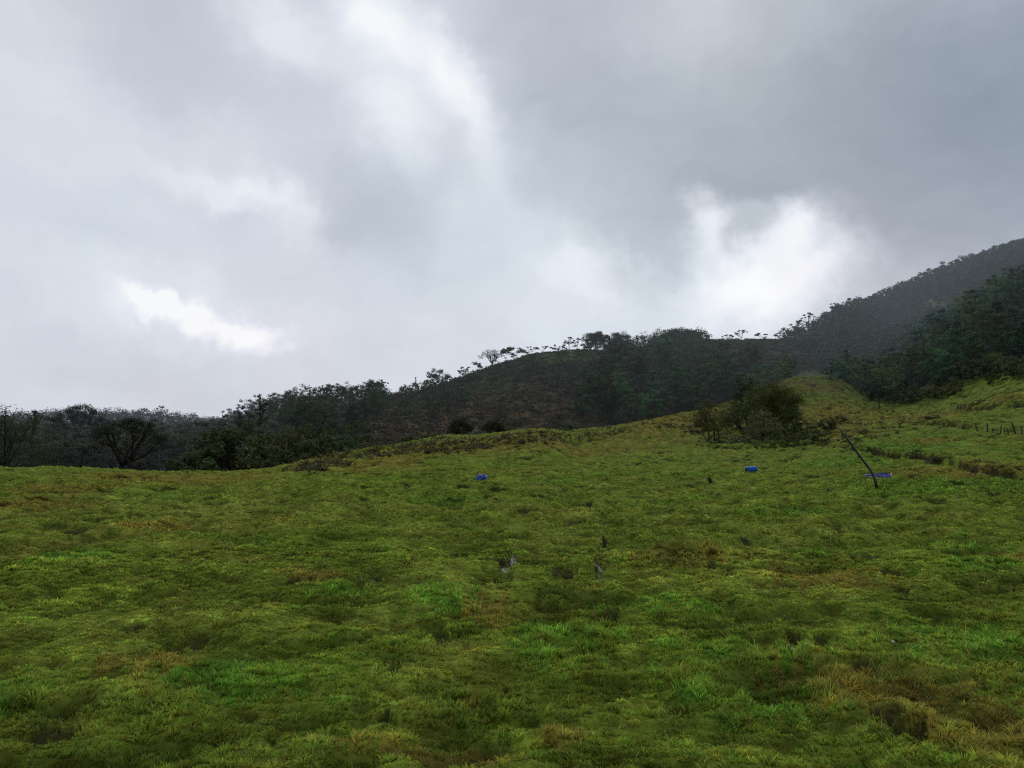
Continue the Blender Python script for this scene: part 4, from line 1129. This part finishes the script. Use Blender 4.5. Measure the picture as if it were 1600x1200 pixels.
# puddles
for px, py, w, h in [(802, 872, 5, 7), (790, 883, 8, 6), (783, 889, 5, 3), (934, 880, 3, 7), (938, 893, 4, 5), (932, 902, 8, 3), (931, 938, 5, 2), (1240, 1004, 5, 9), (1250, 1018, 9, 4), (1152, 1012, 7, 2), (1396, 1004, 8, 2)]:
    gx, gy = ground(px, py); _, ya = ground(px, py + h); _, yb = ground(px, py - h)
    W = w / F * gy; D = (yb - ya) / 2; k = 36; a = np.arange(k) * 2 * math.pi / k
    rad = 1 + .30 * perlin(np.cos(a) * 1.1 + px, np.sin(a) * 1.1 + py, 3) + .12 * perlin(np.cos(a) * 3 + px, np.sin(a) * 3, 4)
    rings = [np.stack([W * q * rad * np.cos(a) + .35 * W * math.sin(px) * q * np.sin(a), D * q * rad * np.sin(a)], 1) for q in (.12, .3, .5, .7, .85, 1.0)]
    P2 = np.concatenate(rings + [np.zeros((1, 2))])
    hz = height(gx + P2[:, 0], gy + P2[:, 1]); gz = float(hz[-1])
    sl = np.linalg.lstsq(np.c_[P2, np.ones(len(P2))], hz, rcond=None)[0]
    fit = P2 @ sl[:2] + sl[2]
    zz = np.maximum(.75 * fit + .25 * hz, hz) + .004 - gz
    zz[-k - 1:-1] -= .012
    v = np.c_[P2, zz]
    q_ = [[r_ * k + c_, r_ * k + (c_ + 1) % k, (r_ + 1) * k + (c_ + 1) % k, (r_ + 1) * k + c_][::-1] for r_ in range(5) for c_ in range(k)]
    m = MB(); m.add(v, q_, [[c_, (c_ + 1) % k, 6 * k] for c_ in range(k)])
    o = link('puddle', m.mesh('puddle', M_mudwater, True), loc=(gx, gy, gz))
    tag(o, kind='structure')

# ------------------------------------------------------------------ sky
SUN_AZ = az_of(1190, 400); SUN_EL = math.atan(t_of(400)) + math.radians(14)
world = bpy.data.worlds.new('World'); scene.world = world; world.use_nodes = True
nt = world.node_tree; nt.nodes.clear(); L = nt.links
wout = nt.nodes.new('ShaderNodeOutputWorld')
sky = nt.nodes.new('ShaderNodeTexSky'); sky.sky_type = 'NISHITA'; sky.sun_disc = False
sky.sun_elevation = SUN_EL; sky.sun_rotation = SUN_AZ
bg1 = nt.nodes.new('ShaderNodeBackground'); bg1.inputs['Strength'].default_value = .10; L.new(sky.outputs[0], bg1.inputs['Color'])
tc = nt.nodes.new('ShaderNodeTexCoord')
sep = nt.nodes.new('ShaderNodeSeparateXYZ'); L.new(tc.outputs['Generated'], sep.inputs[0])
def M(op, a, b=None, c=None, clamp=False):
    n = nt.nodes.new('ShaderNodeMath'); n.operation = op; n.use_clamp = clamp
    for i, x in enumerate((a, b, c)):
        if x is None: continue
        if isinstance(x, (int, float)): n.inputs[i].default_value = x
        else: L.new(x, n.inputs[i])
    return n.outputs[0]
az = M('ARCTAN2', sep.outputs[0], sep.outputs[1]); el = M('ARCSINE', sep.outputs[2])
def noise(scale, detail, rough, vec, w=0.0):
    n = nt.nodes.new('ShaderNodeTexNoise'); n.inputs['Scale'].default_value = scale; n.inputs['Detail'].default_value = detail; n.inputs['Roughness'].default_value = rough
    if w:
        a = nt.nodes.new('ShaderNodeVectorMath'); a.operation = 'ADD'; a.inputs[1].default_value = (w, w * .7, -w); L.new(vec, a.inputs[0]); vec = a.outputs[0]
    L.new(vec, n.inputs['Vector']); return n
gen = tc.outputs['Generated']
nw = noise(5.0, 5.0, .55, gen)
nw2 = noise(17.0, 4.0, .6, gen, 3.0)
sw = nt.nodes.new('ShaderNodeSeparateXYZ'); L.new(nw.outputs['Color'], sw.inputs[0])
sw2 = nt.nodes.new('ShaderNodeSeparateXYZ'); L.new(nw2.outputs['Color'], sw2.inputs[0])
def warp(base, o1, o2):
    a = M('MULTIPLY_ADD', M('SUBTRACT', o1, .5), .15, base)
    return M('MULTIPLY_ADD', M('SUBTRACT', o2, .5), .065, a)
azw = warp(az, sw.outputs[0], sw2.outputs[0]); elw = warp(el, sw.outputs[1], sw2.outputs[1])
cmb = nt.nodes.new('ShaderNodeCombineXYZ'); L.new(azw, cmb.inputs[0]); L.new(elw, cmb.inputs[1])
BASE = 214.0
BLOBS = [ # px, py, rx, ry, rot (deg, clockwise down to the right), amount (display levels)
 (305, 490, 135, 22, 10, 26), (400, 504, 55, 22, 10, 14), (220, 468, 45, 16, 5, 14), (320, 500, 200, 60, 10, 6),
 (350, 303, 120, 28, 12, 18), (440, 335, 80, 40, 20, 8),
 (440, 45, 70, 55, 20, 24), (640, 70, 190, 70, 48, 26), (600, 190, 130, 55, 48, 24), (710, 120, 44, 100, -22, 15), (770, 230, 40, 100, -15, 7), (560, 30, 90, 50, 10, 14),
 (180, 330, 260, 160, 20, 9), (60, 60, 160, 90, 0, 6), (250, 70, 120, 120, 50, -12),
 (460, 170, 200, 90, 50, -7), (560, 345, 130, 70, 35, -18), (650, 300, 90, 60, 60, -10),
 (1380, 190, 600, 330, 8, -34), (1380, 250, 380, 150, 5, -12), (900, 60, 200, 150, 40, -14), (1080, 230, 200, 140, 30, -6), (1600, 330, 260, 220, 0, -16),
 (1560, 30, 330, 140, 0, -21), (850, 120, 120, 160, -20, -4), (960, 330, 150, 80, 20, -8), (1150, 300, 90, 40, 10, -12),
 (1185, 405, 135, 68, 5, 48), (1100, 345, 36, 50, 20, 34), (1240, 350, 48, 42, -10, 34), (1315, 400, 70, 40, 0, 18), (1200, 460, 170, 50, 0, 14), (1158, 368, 34, 24, 0, -22),
 (920, 430, 80, 50, 10, 18), (850, 410, 70, 60, 0, 10), (1000, 480, 300, 70, 0, 10), (760, 260, 80, 190, -10, 10), (820, 460, 200, 60, 10, 5),
 (300, 570, 500, 60, 0, -3), (1420, 420, 120, 60, -15, -8), (1000, 420, 90, 40, 0, -6),
]
tot = None
for px, py, rx, ry, rot, amt in BLOBS:
    a0, e0 = az_of(px, py), math.atan(t_of(py) * math.cos(az_of(px, py)))
    mp = nt.nodes.new('ShaderNodeMapping'); mp.vector_type = 'TEXTURE'
    mp.inputs['Location'].default_value = (a0, e0, 0); mp.inputs['Rotation'].default_value = (0, 0, -math.radians(rot)); mp.inputs['Scale'].default_value = (rx / F * 1.35, ry / F * 1.35, 1)
    L.new(cmb.outputs[0], mp.inputs['Vector'])
    ln = nt.nodes.new('ShaderNodeVectorMath'); ln.operation = 'LENGTH'; L.new(mp.outputs[0], ln.inputs[0])
    mr = nt.nodes.new('ShaderNodeMapRange'); mr.interpolation_type = 'SMOOTHERSTEP'
    mr.inputs[1].default_value = 0.0; mr.inputs[2].default_value = 1.15; mr.inputs[3].default_value = amt / 255.0; mr.inputs[4].default_value = 0.0
    L.new(ln.outputs['Value'], mr.inputs[0])
    tot = mr.outputs[0] if tot is None else M('ADD', tot, mr.outputs[0])
# streaky cloud texture
mp = nt.nodes.new('ShaderNodeMapping'); mp.inputs['Rotation'].default_value = (0, 0, math.radians(35)); mp.inputs['Scale'].default_value = (1.0, 2.0, 1); L.new(cmb.outputs[0], mp.inputs['Vector'])
st = noise(3.6, 9.0, .56, mp.outputs[0]); st2 = noise(2.0, 4.0, .5, gen, 7.0)
v = M('ADD', tot, BASE / 255.0)
v = M('MULTIPLY_ADD', M('SUBTRACT', st.outputs['Fac'], .5), .17, v)
v = M('MULTIPLY_ADD', M('SUBTRACT', st2.outputs['Fac'], .5), .05, v)
zen = nt.nodes.new('ShaderNodeMapRange'); zen.inputs[1].default_value = .62; zen.inputs[2].default_value = 1.2; zen.inputs[3].default_value = 0; zen.inputs[4].default_value = -.10; L.new(el, zen.inputs[0])
v = M('ADD', v, zen.outputs[0])
v = M('MINIMUM', v, .98)
# tint: bluish in the mid greys, a touch of lilac
tn = noise(2.6, 3.0, .5, gen, 11.0)
sp3 = M('MULTIPLY', M('SUBTRACT', tn.outputs['Fac'], .5), .09)
inv = M('SUBTRACT', 1.0, v)
rch = M('SUBTRACT', M('ADD', v, sp3), M('ADD', M('MULTIPLY', inv, .07), M('MULTIPLY', M('MINIMUM', inv, .1), .12))); gch = M('SUBTRACT', v, M('MULTIPLY', inv, .0)); bch = M('ADD', M('ADD', v, M('MULTIPLY', inv, .06)), M('MULTIPLY', M('MINIMUM', inv, .1), .30))
cc = nt.nodes.new('ShaderNodeCombineXYZ'); L.new(rch, cc.inputs[0]); L.new(gch, cc.inputs[1]); L.new(bch, cc.inputs[2])
gm = nt.nodes.new('ShaderNodeGamma'); gm.inputs['Gamma'].default_value = 2.2; L.new(cc.outputs[0], gm.inputs['Color'])
bg2 = nt.nodes.new('ShaderNodeBackground'); L.new(gm.outputs[0], bg2.inputs['Color']); bg2.inputs['Strength'].default_value = 1.0
ms = nt.nodes.new('ShaderNodeMixShader'); ms.inputs[0].default_value = .96; L.new(bg1.outputs[0], ms.inputs[1]); L.new(bg2.outputs[0], ms.inputs[2])
L.new(ms.outputs[0], wout.inputs['Surface'])
world.cycles.sampling_method = 'MANUAL'; world.cycles.sample_map_resolution = 512

sun = bpy.data.lights.new('sun', 'SUN'); sun.energy = .6; sun.angle = math.radians(18); sun.color = (1, .97, .92)
so = bpy.data.objects.new('sun', sun); COL.objects.link(so)
from mathutils import Vector
d = Vector((math.sin(SUN_AZ) * math.cos(SUN_EL), math.cos(SUN_AZ) * math.cos(SUN_EL), math.sin(SUN_EL)))
so.rotation_euler = d.to_track_quat('Z', 'Y').to_euler(); so.location = d * 60

# ------------------------------------------------------------------ camera
cam = bpy.data.cameras.new('camera'); cam.sensor_width = 36; cam.lens = F / 1600 * 36; cam.clip_end = 6000; cam.clip_start = .05
co = bpy.data.objects.new('camera', cam); COL.objects.link(co)
co.location = (0, 0, CAMZ); co.rotation_euler = (math.radians(90) + PITCH, 0, 0)
scene.camera = co
scene.view_settings.view_transform = 'Standard'; scene.view_settings.look = 'None'; scene.view_settings.exposure = 0; scene.view_settings.gamma = 1
scene.cycles.max_bounces = 4; scene.cycles.diffuse_bounces = 2; scene.cycles.glossy_bounces = 2; scene.cycles.transmission_bounces = 2; scene.cycles.transparent_max_bounces = 4
scene.cycles.use_denoising = False; scene.cycles.filter_width = 1.2
